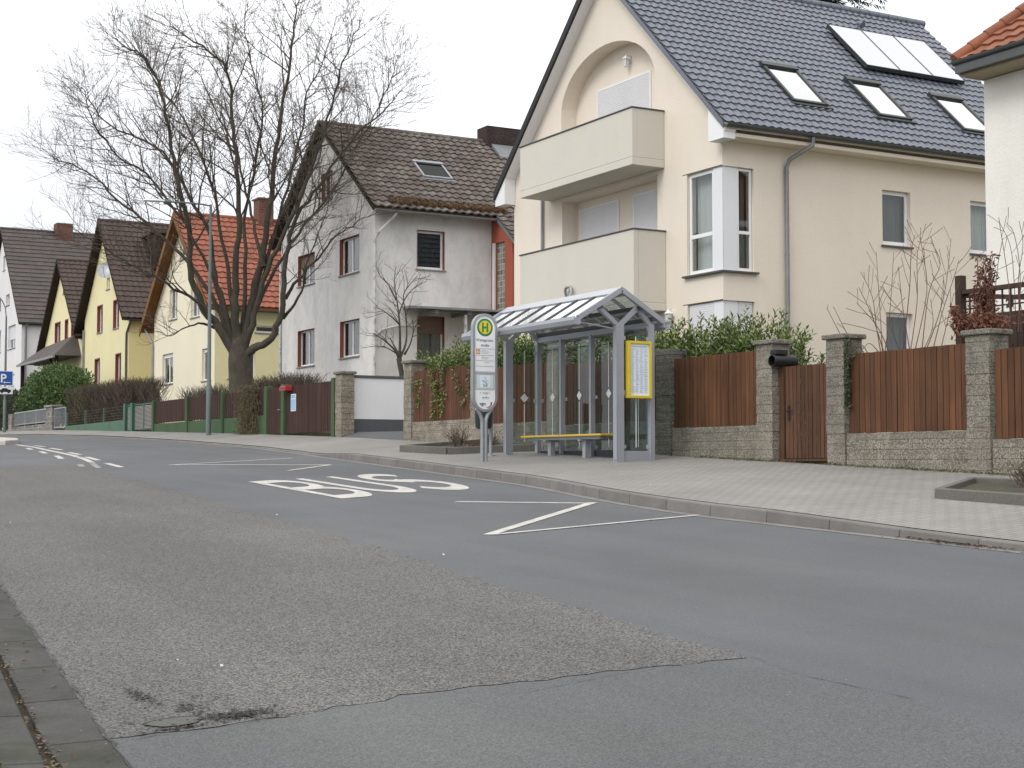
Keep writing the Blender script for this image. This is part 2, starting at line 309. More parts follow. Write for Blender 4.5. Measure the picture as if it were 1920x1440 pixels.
# ------------------------------------------------------------------ mesh building
def thing(name, label, cat, loc=(0,0,0), group=None):
    o = bpy.data.objects.new(name, None); COL.objects.link(o); o.location = loc; o.empty_display_size = .3
    return tag(o, label, cat, group)
def tag(o, label=None, cat=None, group=None, kind=None):
    if label: o['label'] = label
    if cat: o['category'] = cat
    if group: o['group'] = group
    if kind: o['kind'] = kind
    return o
def worldloc(o):
    v = Vector((0,0,0))
    while o: v += o.location; o = o.parent
    return v
def copy_tree(o, parent=None):
    c = o.copy(); COL.objects.link(c)
    if parent: c.parent = parent
    for ch in list(o.children): copy_tree(ch, c)
    return c
class MB:
    def __init__(s): s.v = []; s.f = []; s.uv = None; s.mi = []
    def quad(s, *p):
        i = len(s.v); s.v += [tuple(q) for q in p]; s.f.append(tuple(range(i, i+len(p))))
        return s
    def hexa(s, p):   # p[0..3] bottom ring, p[4..7] top ring
        i = len(s.v); s.v += [tuple(q) for q in p]
        for a in ((3,2,1,0),(4,5,6,7),(0,1,5,4),(1,2,6,5),(2,3,7,6),(3,0,4,7)): s.f.append(tuple(i+k for k in a))
        return s
    def box(s, a, b):
        x0,y0,z0 = a; x1,y1,z1 = b
        return s.hexa([(x0,y0,z0),(x1,y0,z0),(x1,y1,z0),(x0,y1,z0),(x0,y0,z1),(x1,y0,z1),(x1,y1,z1),(x0,y1,z1)])
    def prism(s, poly, fn, d0, d1):   # poly of 2-D points, fn(a,b,d) -> point; closed solid between d0 and d1
        n = len(poly); i = len(s.v)
        s.v += [tuple(fn(a,b,d0)) for a,b in poly] + [tuple(fn(a,b,d1)) for a,b in poly]
        s.f.append(tuple(i+k for k in range(n))); s.f.append(tuple(i+n+k for k in reversed(range(n))))
        for k in range(n): s.f.append((i+k, i+n+k, i+n+(k+1)%n, i+(k+1)%n))
        return s
    def bar(s, p, q, w, h, up=(0,0,1)):
        p = Vector(p); q = Vector(q); d = (q-p).normalized(); u = Vector(up); sd = d.cross(u)
        if sd.length < 1e-4: sd = d.cross(Vector((1,0,0)))
        sd.normalize(); u = sd.cross(d); sd *= w/2; u *= h/2
        return s.hexa([p-sd-u,p+sd-u,q+sd-u,q-sd-u,p-sd+u,p+sd+u,q+sd+u,q-sd+u])
    def tube(s, pts, rad, n=8, cap=True):
        pts = [Vector(p) for p in pts]; m = len(pts)
        if not hasattr(rad, '__len__'): rad = [rad]*m
        i0 = len(s.v); ref = None
        for k in range(m):
            d = (pts[min(k+1,m-1)] - pts[max(k-1,0)])
            if d.length < 1e-9: d = Vector((0,0,1))
            d.normalize()
            if ref is None:
                ref = d.cross(Vector((0,0,1)))
                if ref.length < .05: ref = d.cross(Vector((1,0,0)))
            ref = (ref - d*ref.dot(d))
            if ref.length < 1e-6: ref = d.orthogonal()
            ref.normalize(); b = d.cross(ref)
            for j in range(n):
                t = 2*math.pi*j/n; q = pts[k] + (ref*math.cos(t) + b*math.sin(t))*rad[k]
                s.v.append((q.x,q.y,q.z))
        for k in range(m-1):
            for j in range(n):
                a = i0+k*n+j; b_ = i0+k*n+(j+1)%n
                s.f.append((a, b_, b_+n, a+n))
        if cap:
            s.f.append(tuple(i0+j for j in reversed(range(n)))); s.f.append(tuple(i0+(m-1)*n+j for j in range(n)))
        return s
    def lathe(s, c, prof, n=16):   # prof: (r, z)
        i0 = len(s.v)
        for r, z in prof:
            for j in range(n):
                t = 2*math.pi*j/n; s.v.append((c[0]+r*math.cos(t), c[1]+r*math.sin(t), c[2]+z))
        for k in range(len(prof)-1):
            for j in range(n):
                a = i0+k*n+j; b = i0+k*n+(j+1)%n; s.f.append((a,b,b+n,a+n))
        s.f.append(tuple(i0+j for j in reversed(range(n)))); s.f.append(tuple(i0+(len(prof)-1)*n+j for j in range(n)))
        return s
    def leaf(s, p, d, ln, wd, nrm, fold=.25):   # a folded pointed leaf of two faces
        p = Vector(p); d = Vector(d).normalized(); nr = Vector(nrm); sd = d.cross(nr)
        if sd.length < 1e-3: sd = d.orthogonal()
        sd.normalize(); up = sd.cross(d)
        m = p + d*ln*.45; i = len(s.v)
        for q in (p, m+sd*wd*.5+up*wd*fold, p+d*ln, m-sd*wd*.5+up*wd*fold, m): s.v.append((q.x,q.y,q.z))
        s.f.append((i,i+1,i+2,i+4)); s.f.append((i,i+4,i+2,i+3))
        return s
    def build(s, name, m, parent=None, bevel=0, smooth=None, uv=True, fix=True):
        off = worldloc(parent) if parent else Vector((0,0,0))
        me = bpy.data.meshes.new(name)
        vv = [(x-off.x, y-off.y, z-off.z) for x,y,z in s.v] if parent else s.v
        me.from_pydata(vv, [], s.f)
        if fix:
            bm = bmesh.new(); bm.from_mesh(me); bmesh.ops.recalc_face_normals(bm, faces=bm.faces); bm.to_mesh(me); bm.free()
        if s.uv is not None:
            l = me.uv_layers.new(name='UVMap'); fl = []
            for p in me.polygons:
                for vi in p.vertices: fl += s.uv[vi]
            l.data.foreach_set('uv', fl)
        elif uv:
            l = me.uv_layers.new(name='UVMap'); fl = []; V = s.v
            for p in me.polygons:
                n = p.normal; ax, ay, az = abs(n.x), abs(n.y), abs(n.z)
                for vi in p.vertices:
                    x,y,z = V[vi]
                    if az >= ax and az >= ay: fl += (x,y)
                    elif ax >= ay: fl += (y,z)
                    else: fl += (x,z)
            l.data.foreach_set('uv', fl)
        me.materials.append(m if not isinstance(m, str) else M[m])
        if smooth is not None:
            me.shade_smooth(); me.set_sharp_from_angle(angle=R(smooth))
        o = bpy.data.objects.new(name, me); COL.objects.link(o)
        if parent: o.parent = parent
        if bevel:
            b = o.modifiers.new('bevel', 'BEVEL'); b.width = bevel; b.segments = 2; b.limit_method = 'ANGLE'; b.angle_limit = R(40)
        return o
def struct(mb, name, m, **kw):
    o = mb.build(name, m, **kw); o['kind'] = 'structure'; return o
class Fac:
    """a house front: kind 'x' lies at X = p facing the street, kind 'y' lies at Y = p facing down the street"""
    def __init__(s, kind, p): s.k = kind; s.p = p
    def P(s, a, z, d=0): return (s.p-d, a, z) if s.k == 'x' else (a, s.p-d, z)
    def box(s, mb, a0, a1, z0, z1, d0, d1):
        P = s.P
        return mb.hexa([P(a0,z0,d0),P(a1,z0,d0),P(a1,z0,d1),P(a0,z0,d1),P(a0,z1,d0),P(a1,z1,d0),P(a1,z1,d1),P(a0,z1,d1)])
    def wall(s, mb, outer, holes=(), depth=.16):
        loops = [outer]+list(holes); flat = [q for l in loops for q in l]
        tri = tessellate_polygon([[Vector((a,z,0)) for a,z in l] for l in loops])
        i = len(mb.v); mb.v += [s.P(a,z) for a,z in flat]
        for t in tri: mb.f.append(tuple(i+k for k in t))
        for h in holes:
            n = len(h)
            for k in range(n):
                (a,z),(b,y) = h[k], h[(k+1)%n]
                mb.quad(s.P(a,z,0), s.P(b,y,0), s.P(b,y,-depth), s.P(a,z,-depth))
def rect(a0,a1,z0,z1): return [(a0,z0),(a1,z0),(a1,z1),(a0,z1)]
def text_mesh(body, size, fn, thick=.002, align='CENTER', bold=0):
    """lettering as a mesh; fn(a, b, d) maps the text plane into the world"""
    cu = bpy.data.curves.new('lettering', 'FONT'); cu.body = body; cu.size = size; cu.align_x = align; cu.extrude = thick/2; cu.offset = bold; cu.resolution_u = 3
    o = bpy.data.objects.new('lettering', cu); COL.objects.link(o)
    dg = bpy.context.evaluated_depsgraph_get(); me = bpy.data.meshes.new_from_object(o.evaluated_get(dg))
    mb = MB(); mb.v = [fn(v.co.x, v.co.y, v.co.z) for v in me.vertices]; mb.f = [tuple(p.vertices) for p in me.polygons]
    bpy.data.objects.remove(o); bpy.data.curves.remove(cu); bpy.data.meshes.remove(me)
    return mb
def merge(a, b):
    i = len(a.v); a.v += b.v; a.f += [tuple(i+k for k in f) for f in b.f]; return a

# ------------------------------------------------------------------ the lie of the land
FY = [(-400,-9.0),(-60,-2.28),(0,0),(36,1.37),(44,1.60),(54,1.85),(68,2.18),(80,2.36),(100,2.5),(140,2.6),(900,2.6)]
def lerpt(T, y):
    if y <= T[0][0]: return T[0][1]
    for (a,b),(c,d) in zip(T, T[1:]):
        if y <= c: return b+(d-b)*(y-a)/(c-a)
    return T[-1][1]
def f(Y): return lerpt(FY, Y)
XK = [(-60,10.4),(14.3,10.4),(16.4,10.7),(18,11.05),(19.7,11.42),(24.4,11.93),(28,12.3),(33,12.85),(38,13.3),(48,14.0),(57,14.5),(75,14.2),(120,14.2),(300,14.2)]
XL = [(-60,.9),(6.5,1.77),(9.4,2.1),(12.9,2.49),(30,3.6),(60,5.4),(300,5.4)]
KH = [(-60,.05),(8,.055),(10.5,.075),(13.2,.135),(29,.14),(31.5,.035),(60,.04),(300,.05)]
def xk(Y): return lerpt(XK, Y)
def xl(Y): return lerpt(XL, Y)
def rz(X, Y): return .046*X+f(Y)
def pz(X, Y):
    k = xk(Y); z0 = .046*k+f(Y)+lerpt(KH, Y); t = (X-k)/(15.6-k) if X < 15.6 else 1+(X-15.6)/8.0*.7
    return z0+(0.905+f(Y)-z0)*t
def at(px, py, depth):   # a point on the ray of a measured image point at a given depth along the view
    a = (px-960)/2870; b = (720-py)/2870; sy,cy = math.sin(YAW),math.cos(YAW); sp,cp = math.sin(PITCH),math.cos(PITCH)
    return Vector((cy*a - sy*sp*b + sy*cp, -sy*a - cy*sp*b + cy*cp, cp*b+sp))*depth + Vector((0,0,EYE))

YS = sorted(set([-60,-40,-20,-10]+[i*1.0 for i in range(-6,61)]+[65,68,70,75,80,90,100,120,140,170,220,300]))
def strip(mb, fa, fb, za, zb, ys=YS, n=1):
    for y0, y1 in zip(ys, ys[1:]):
        for k in range(n):
            t0, t1 = k/n, (k+1)/n
            P = []
            for y, t in ((y0,t0),(y0,t1),(y1,t1),(y1,t0)):
                x = fa(y)+(fb(y)-fa(y))*t
                P.append((x, y, za(x,y)+(zb(x,y)-za(x,y))*0))
            mb.quad(*P)
    return mb
# terrain sheet to the horizon, a little under roads and paths
gx = [-900,-300,-100,-40,-20,-10,-4,0,4,8,12,15.9,16.15,18,20,24,30,40,60,120,300,900]
gy = [-400,-200,-100,-60,-30,-10,0,10,20,30,36,40,44,54,60,68,80,100,140,200,400,900]
def tz(X, Y):
    if X < 15.95: return .046*max(min(X,15.9),-20)+f(Y)-.30
    return .905+f(Y)+.10+min(max(X-17,0)*.02,.2)
mb = MB()
for y0,y1 in zip(gy,gy[1:]):
    for x0,x1 in zip(gx,gx[1:]):
        mb.quad(*[(x,y,tz(x,y)) for x,y in ((x0,y0),(x1,y0),(x1,y1),(x0,y1))])
struct(mb, 'ground', 'grass_ground')
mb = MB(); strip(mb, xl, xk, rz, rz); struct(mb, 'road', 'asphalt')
mb = MB(); strip(mb, lambda y: xk(y)+.15, lambda y: 15.62, pz, pz, n=6); struct(mb, 'pavement', 'pavers')
mb = MB()
y = -12.0
while y < 92:                       # kerb stones a metre long with open joints
    y1 = y+.992; h = lambda X,Y: rz(xk(Y),Y)+lerpt(KH,Y)+(X-xk(Y))*.02
    a0,a1 = xk(y),xk(y1); q = .018
    mb.hexa([(a0,y,rz(a0,y)-.1),(a0+.15,y,rz(a0,y)-.1),(a1+.15,y1,rz(a1,y1)-.1),(a1,y1,rz(a1,y1)-.1),
             (a0+q,y,h(a0,y)),(a0+.15,y,h(a0+.15,y)+.002),(a1+.15,y1,h(a1+.15,y1)+.002),(a1+q,y1,h(a1,y1))])
    y += 1.0
struct(mb, 'kerb', 'kerb', bevel=.014)
mb = MB(); strip(mb, lambda y: xk(y)-.13, lambda y: xk(y)-.005, lambda x,y: rz(x,y)+.004, lambda x,y: rz(x,y)+.004, ys=[i*1.0 for i in range(-10,92)])
struct(mb, 'gutter_strip', mat('kerb gutter concrete', (.20,.19,.18), .85, var=.15, vs=2, fine=.12))
# near side: gutter stones, low kerb, path
mb = MB(); y = -8.0
while y < 60:
    y1 = y+.985; a0,a1 = xl(y),xl(y1)
    mb.hexa([(a0-.27,y,rz(a0,y)-.15),(a0,y,rz(a0,y)-.15),(a1,y1,rz(a1,y1)-.15),(a1-.27,y1,rz(a1,y1)-.15),
             (a0-.27,y,rz(a0,y)+.004),(a0,y,rz(a0,y)+.008),(a1,y1,rz(a1,y1)+.008),(a1-.27,y1,rz(a1,y1)+.004)])
    y += 1.0
struct(mb, 'gutter', 'gutter_stone', bevel=.006)
mb = MB(); y = -8.4
while y < 60:
    y1 = y+.985; a0,a1 = xl(y)-.305,xl(y1)-.305
    mb.hexa([(a0-.20,y,rz(a0,y)-.15),(a0,y,rz(a0,y)-.15),(a1,y1,rz(a1,y1)-.15),(a1-.20,y1,rz(a1,y1)-.15),
             (a0-.20,y,rz(a0,y)+.045),(a0-.012,y,rz(a0,y)+.035),(a1-.012,y1,rz(a1,y1)+.035),(a1-.20,y1,rz(a1,y1)+.045)])
    y += 1.0
struct(mb, 'near_kerb', 'gutter_stone', bevel=.01)
mb = MB(); strip(mb, lambda y: xl(y)-.53, lambda y: xl(y)-8, lambda x,y: .046*xl(y)+f(y)+.04, lambda x,y: 0, n=2); struct(mb, 'near_pavement', 'gutter_stone')
mb = MB(); strip(mb, lambda y: xl(y)-8, lambda y: xl(y)+.1, lambda x,y: rz(xl(y),y)-.03, lambda x,y: 0, n=2); struct(mb, 'path_bed', 'soil')

# the old coarse asphalt, the strip across the foreground, the seam
def ragged(pts, amp, step=.22, rnd=random.Random(3)):
    out = []
    for (x0,y0),(x1,y1) in zip(pts, pts[1:]+pts[:1]):
        L = math.hypot(x1-x0,y1-y0); n = max(1,int(L/step)); nx,ny = -(y1-y0)/L,(x1-x0)/L
        for k in range(n):
            t = k/n; o = rnd.uniform(-amp,amp) if k else 0
            out.append((x0+(x1-x0)*t+nx*o, y0+(y1-y0)*t+ny*o))
    return out
def sheet(poly, off, name, m, zf=rz):
    mb = MB(); tri = tessellate_polygon([[Vector((x,y,0)) for x,y in poly]])
    mb.v = [(x,y,zf(x,y)+off) for x,y in poly]; mb.f = [tuple(t) for t in tri]
    return struct(mb, name, m)
old = [(xl(7.05)-.04,7.05),(2.32,6.97),(3.48,7.1),(4.41,7.03),(5.39,6.91),(5.57,8.56),(5.89,11.49),(6.32,15.51),(6.8,20.5),(7.28,27.07),(7.75,31.9),(7.0,32.5),(6.18,32.3),(3.7,32.3)]+[(xl(t)-.04,t) for t in (30,26,22,18,15,12.9,11,9.4,8)]
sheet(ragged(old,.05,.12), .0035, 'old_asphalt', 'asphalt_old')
front = [(xl(-8)-.04,-8),(9.5,-8),(7.2,-.5),(5.19,4.74),(5.36,5.63),(5.33,6.38),(5.36,6.87),(4.41,6.99),(3.48,7.06),(2.32,6.93),(xl(7.0)-.04,7.0),(xl(6.5)-.04,6.5)]
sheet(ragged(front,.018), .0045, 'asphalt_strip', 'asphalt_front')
def ribbon(pts, wd, off, name, m, zf=rz):
    mb = MB()
    P = [Vector((x,y)) for x,y in pts]; n = len(P); L = []
    for k in range(n):
        d = (P[min(k+1,n-1)]-P[max(k-1,0)]).normalized(); nr = Vector((-d.y,d.x)); w_ = wd if not hasattr(wd,'__len__') else wd[k]
        a, b = P[k]+nr*w_/2, P[k]-nr*w_/2; L.append(((a.x,a.y,zf(a.x,a.y)+off),(b.x,b.y,zf(b.x,b.y)+off)))
    for k in range(n-1): mb.quad(L[k][0],L[k][1],L[k+1][1],L[k+1][0])
    return mb
rn = random.Random(11)
def wob(a, b, n, amp): return [(a[0]+(b[0]-a[0])*k/n+rn.uniform(-amp,amp), a[1]+(b[1]-a[1])*k/n+rn.uniform(-amp,amp)) for k in range(n+1)]
mb = MB()
for a,b,n in (((5.42,6.9),(5.30,6.3),8),((5.3,6.3),(5.36,5.55),8),((4.6,6.93),(3.9,6.80),7)):
    pts = wob(a,b,n,.012); merge(mb, ribbon(pts, [rn.uniform(.001,.006) for _ in pts], .008, '', ''))
pts = wob((3.05,7.03),(1.95,6.93),14,.02); merge(mb, ribbon(pts, [rn.uniform(.002,.008) for _ in pts], .009, '', ''))
pts = [(xl(5.6+k*.1)+.004+rn.uniform(-.008,.016),5.6+k*.1) for k in range(90)]; merge(mb, ribbon(pts, [max(.003,rn.uniform(-.010,.022)) for _ in pts], .0125, '', ''))
struct(mb, 'road_cracks', 'tar')
def blob(cx, cy, rx, ry, off, name, m, n=26, seed=1, zf=rz, amp=.35):
    q = random.Random(seed); ph = [q.uniform(0,6.3) for _ in range(4)]
    poly = []
    for k in range(n):
        t = 2*math.pi*k/n; s_ = 1+amp*sum(math.sin((j+2)*t+ph[j])/(j+1.5) for j in range(4))*.6+q.uniform(-.06,.06)
        poly.append((cx+rx*s_*math.cos(t), cy+ry*s_*math.sin(t)))
    mb = MB(); tri = tessellate_polygon([[Vector((x,y,0)) for x,y in poly]]); mb.v = [(x,y,zf(x,y)+off) for x,y in poly]; mb.f = [tuple(t) for t in tri]
    return mb
mb = MB(); rq = random.Random(77)      # broken edge: dark crumbs, a cracked cold patch
for cx,cy,sx_,sy2,cnt in ((2.50,7.14,.10,.05,420),(2.34,7.40,.03,.08,60),(2.22,7.85,.025,.13,130),(2.17,7.03,.09,.02,90),(2.44,7.55,.10,.10,30)):
    for k in range(cnt):
        x,y_ = rq.gauss(cx,sx_),rq.gauss(cy,sy2); s_ = rq.uniform(.003,.013); t = rq.uniform(0,6.3)
        if y_ < 6.97: continue
        z = rz(x,y_)+.007; mb.quad(*[(x+s_*math.cos(t+q),y_+s_*.9*math.sin(t+q),z+rq.uniform(0,.006)) for q in (0,1.5,3.1,4.6)])
struct(mb,'pothole_crumbs',mat('broken asphalt crumbs',(.036,.033,.029),.95,island=.7,bump=0))
mb = MB(); ring = [(2.19+.13*math.cos(t)*(1+.15*math.sin(3*t)),7.17+.10*math.sin(t)*(1+.12*math.cos(2*t))) for t in [k*.3 for k in range(22)]]
merge(mb,ribbon(ring,[.006+.008*abs(math.sin(k*1.7)) for k in range(22)],.009,'','')); pts = wob((2.06,7.2),(1.97,7.3),6,.012); merge(mb,ribbon(pts,.008,.009,'','')); struct(mb,'patch_crack','tar')
sheet(ring[:21],.0078,'cold_patch',mat('cold patch',(.098,.098,.096),.9,var=.1,fine=.25,fs=90,bump=.5))
# painted markings
OFF = .0045
def mark(name, mb, m='paint'): return struct(mb, name, m)
def seg(a, b, wd): return ribbon([a,((a[0]+b[0])/2,(a[1]+b[1])/2),b], wd, OFF, '', '')
zz = MB()
for k,(a,b,wd) in enumerate((((9.2,17.9),(10.35,16.45),.11),((10.44,16.5),(7.5,13.86),.125),((7.55,13.83),(10.38,14.16),.085))): merge(zz, ribbon([a,b],wd,OFF+k*.0015,'',''))
mark('zigzag_line', zz)
zz = MB()
for k,(a,b,wd) in enumerate((((11.95,30.9),(9.15,30.42),.11),((9.13,30.45),(11.48,27.66),.125),((11.48,27.64),(10.15,26.46),.11))): merge(zz, ribbon([a,b],wd,OFF+k*.0015,'',''))
mark('zigzag_line', zz)
def letter(paths, org, ax, ay, w_, h_, pen, name):
    """stretched road lettering: strokes drawn in a unit letter, pen wider along the lane"""
    mb = MB()
    for ip,path in enumerate(paths):
        n = len(path); P = [Vector(p) for p in path]; L = []
        for k in range(n):
            d0 = (P[k]-P[k-1]).normalized() if k else (P[1]-P[0]).normalized()
            d1 = (P[k+1]-P[k]).normalized() if k < n-1 else d0
            d = (d0+d1).normalized(); nr = Vector((-d.y,d.x)); s_ = 1/max(.6,d.dot(d1)); L.append((P[k]+nr*pen/2*s_, P[k]-nr*pen/2*s_))
        def W(p):
            x = org[0]+ax[0]*p.x*w_+ay[0]*p.y*h_; y = org[1]+ax[1]*p.x*w_+ay[1]*p.y*h_
            return (x,y,rz(x,y)+OFF+ip*.0015)
        for k in range(n-1): mb.quad(W(L[k][0]),W(L[k][1]),W(L[k+1][1]),W(L[k+1][0]))
    return mark(name, mb)
def arc(cx,cy,rx,ry,t0,t1,n=12): return [(cx+rx*math.cos(R(t0+(t1-t0)*k/n)), cy+ry*math.sin(R(t0+(t1-t0)*k/n))) for k in range(n+1)]
LX = Vector((.985,.17)); LY = Vector((.055,1.0)); LS = Vector((.10,1.0))
# unit letters 0..1 across, 0..1.25 along (pen about .2)
Bp = [[(.1,0),(.1,1.25)],[(.0,.09),(.45,.09)]+arc(.5,.36,.38,.27,-90,90)+[(.1,.63)],[(.1,.63),(.45,.63)]+arc(.48,.895,.34,.265,-90,90)+[(.0,1.16)]]
Up = [[(.1,1.25),(.1,.5)]+arc(.5,.42,.4,.33,180,360)+[(.9,.5),(.9,1.25)]]
Sp = [arc(.5,.92,.38,.24,20,270,14)+arc(.5,.39,.40,.29,90,-160,16)]
letter(Bp,(8.26,19.50),LX,LY,.80,4.5/1.25,.172,'bus_lettering')
letter(Up,(9.13,19.80),LX,LY,.74,4.3/1.25,.185,'bus_lettering')
letter(Sp,(9.86,19.66),LX,LS,.84,4.6/1.25,.175,'bus_lettering')
for a,b in (((9.79,48.1),(9.72,46.1)),((9.33,44.9),(9.07,43.1)),((8.9,41.2),(8.63,39.3)),((8.43,37.3),(8.1,35.3)),
            ((10.1,47.6),(9.98,45.6)),((9.72,43.8),(9.57,41.7)),((9.2,39.3),(8.99,37.3)),((8.75,35.7),(8.55,33.8)),((8.34,32.3),(8.16,30.45))):
    mark('lane_dash', seg(a,b,.13))
solid = [(10.0,49.8),(9.85,47.5),(9.60,45),(9.2,41.45),(8.98,39.2),(8.74,36.9),(8.45,34.6),(8.22,33.1)]
mark('lane_line', ribbon(solid,.13,OFF,'',''))
mark('lane_dash', ribbon([(8.22,33.05),(7.98,31.9),(7.75,30.6)],.12,OFF,'',''), 'paint_worn')
mark('lane_dash', seg((7.8,32.4),(7.62,31.4),.12), 'paint_worn')
# small litter: paper scraps and leaves (one stuff object each kind)
rl = random.Random(5); mb = MB()
for k in range(420):
    Y = 5.2+rl.random()**1.6*9; X = xl(Y)-.285+rl.gauss(0,.02) if rl.random()<.8 else xl(Y)-rl.uniform(0,.3)
    s_ = rl.uniform(.006,.020); t = rl.uniform(0,6.3); z = rz(xl(Y),Y)+.012+rl.uniform(0,.01)
    mb.leaf((X,Y,z),(math.cos(t),math.sin(t),rl.uniform(-.1,.4)),s_*2,s_*1.3,(0,0,1))
for k in range(160):
    Y = rl.gauss(10.2,.35); X = xk(Y)-abs(rl.gauss(0,.06)); t = rl.uniform(0,6.3); s_ = rl.uniform(.01,.03)
    mb.leaf((X,Y,rz(X,Y)+.012),(math.cos(t),math.sin(t),.2),s_*2,s_,(0,0,1))
o = mb.build('leaf_litter','litter'); tag(o,'brown leaf crumbs gathered in the road gutters','leaf litter',kind='stuff')
mb = MB()
for k in range(26):
    Y = rl.uniform(3,24); X = rl.uniform(2,14.5); t = rl.uniform(0,6.3); s_ = rl.uniform(.006,.014)
    z = rz(X,Y)+.014 if X < xk(Y) else pz(X,Y)+.006
    if xk(Y)-.05 < X < xk(Y)+.2: continue
    mb.quad(*[(X+math.cos(t+q)*s_,Y+math.sin(t+q)*s_*.8,z+.003*q) for q in (0,1.4,3.0,4.5)])
o = mb.build('paper_scraps', mat('pale scraps',(.55,.53,.48),.8,island=.3)); tag(o,'tiny pale scraps scattered over road and pavement','litter',kind='stuff')
mb = MB()
for k in range(4200):
    Y = rl.uniform(-2,21.2); X = 15.60-abs(rl.gauss(0,.06+.05*math.sin(Y*2.3)**2))
    if Y > 18.05 and Y < 19.15 and rl.random()<.8: continue
    t = rl.uniform(0,6.3); s_ = rl.uniform(.012,.035)
    mb.leaf((X,Y,pz(X,Y)+.002),(math.cos(t)*.6,math.sin(t)*.6,rl.uniform(.2,1)),s_*1.6,s_*.6,(math.cos(t),0,1))
o = mb.build('moss_strip', leafmat('moss and grass',(.07,.085,.025),(.15,.14,.06),.9)); tag(o,'mossy grass growing along the foot of the block wall','moss',kind='stuff')
mb = MB()
for k in range(500):
    Y = 4.5+rl.random()**1.4*9; X = xl(Y)-.518+rl.gauss(0,.012); t = rl.uniform(0,6.3); s_ = rl.uniform(.006,.016)
    mb.leaf((X,Y,rz(xl(Y),Y)+.04),(math.cos(t)*.6,math.sin(t)*.6,.5),s_*2,s_,(0,0,1))
o = mb.build('joint_moss', leafmat('joint moss',(.07,.08,.02),(.13,.11,.035),.95)); tag(o,'green moss in the joint behind the near kerb','moss',kind='stuff')
# traffic island tip far up the road
mb = MB(); pts = [(9.75,50.2),(10.3,50.9),(10.75,53.2),(10.9,62),(9.5,62),(9.3,52.0)]
mb.prism(pts, lambda a,b,d: (a,b,rz(a,b)+d), -.05, .15); struct(mb, 'traffic_island', mat('island kerb',(.46,.43,.39),.8), bevel=.04)

# ------------------------------------------------------------------ houses
def tile_roof(x0, x1, ye, ze, yr, zr, tw, th, amp, step, ns=8, sharp=1.0):
    """one slope of a tiled roof, eave at (ye, ze) and ridge at (yr, zr); real wavy tiles in stepped courses"""
    mb = MB(); mb.uv = []
    L = math.hypot(yr-ye, zr-ze); sy_, sz_ = (yr-ye)/L, (zr-ze)/L; ny, nz = (-sz_, sy_) if sy_ > 0 else (sz_, -sy_)
    nc = max(1, round(L/th)); nt_ = max(1, round((x1-x0)/tw)); th = L/nc; tw = (x1-x0)/nt_; m = nt_*ns
    prof = [amp*(.5+.5*math.cos(2*math.pi*((k%ns)/ns)))**sharp for k in range(m+1)]
    for j in range(nc):
        for s_, h0, vv in ((j*th, step, j+.06), ((j+1)*th+.0, 0.004, j+.94)):
            for k in range(m+1):
                x = x0+(x1-x0)*k/m; h = h0+prof[k]
                mb.v.append((x, ye+sy_*s_+ny*h, ze+sz_*s_+nz*h)); mb.uv.append((min(k/ns, nt_-.01)+.001, vv))
    rows = nc*2
    for r in range(rows-1):
        for k in range(m):
            a = r*(m+1)+k; mb.f.append((a,a+1,a+m+2,a+m+1))
    # lower lip
    i = len(mb.v)
    for k in range(m+1):
        x,y,z = mb.v[k]; mb.v.append((x,y-ny*.05,z-nz*.05)); mb.uv.append(mb.uv[k])
    for k in range(m): mb.f.append((i+k,i+k+1,k+1,k))
    return mb
class House: pass
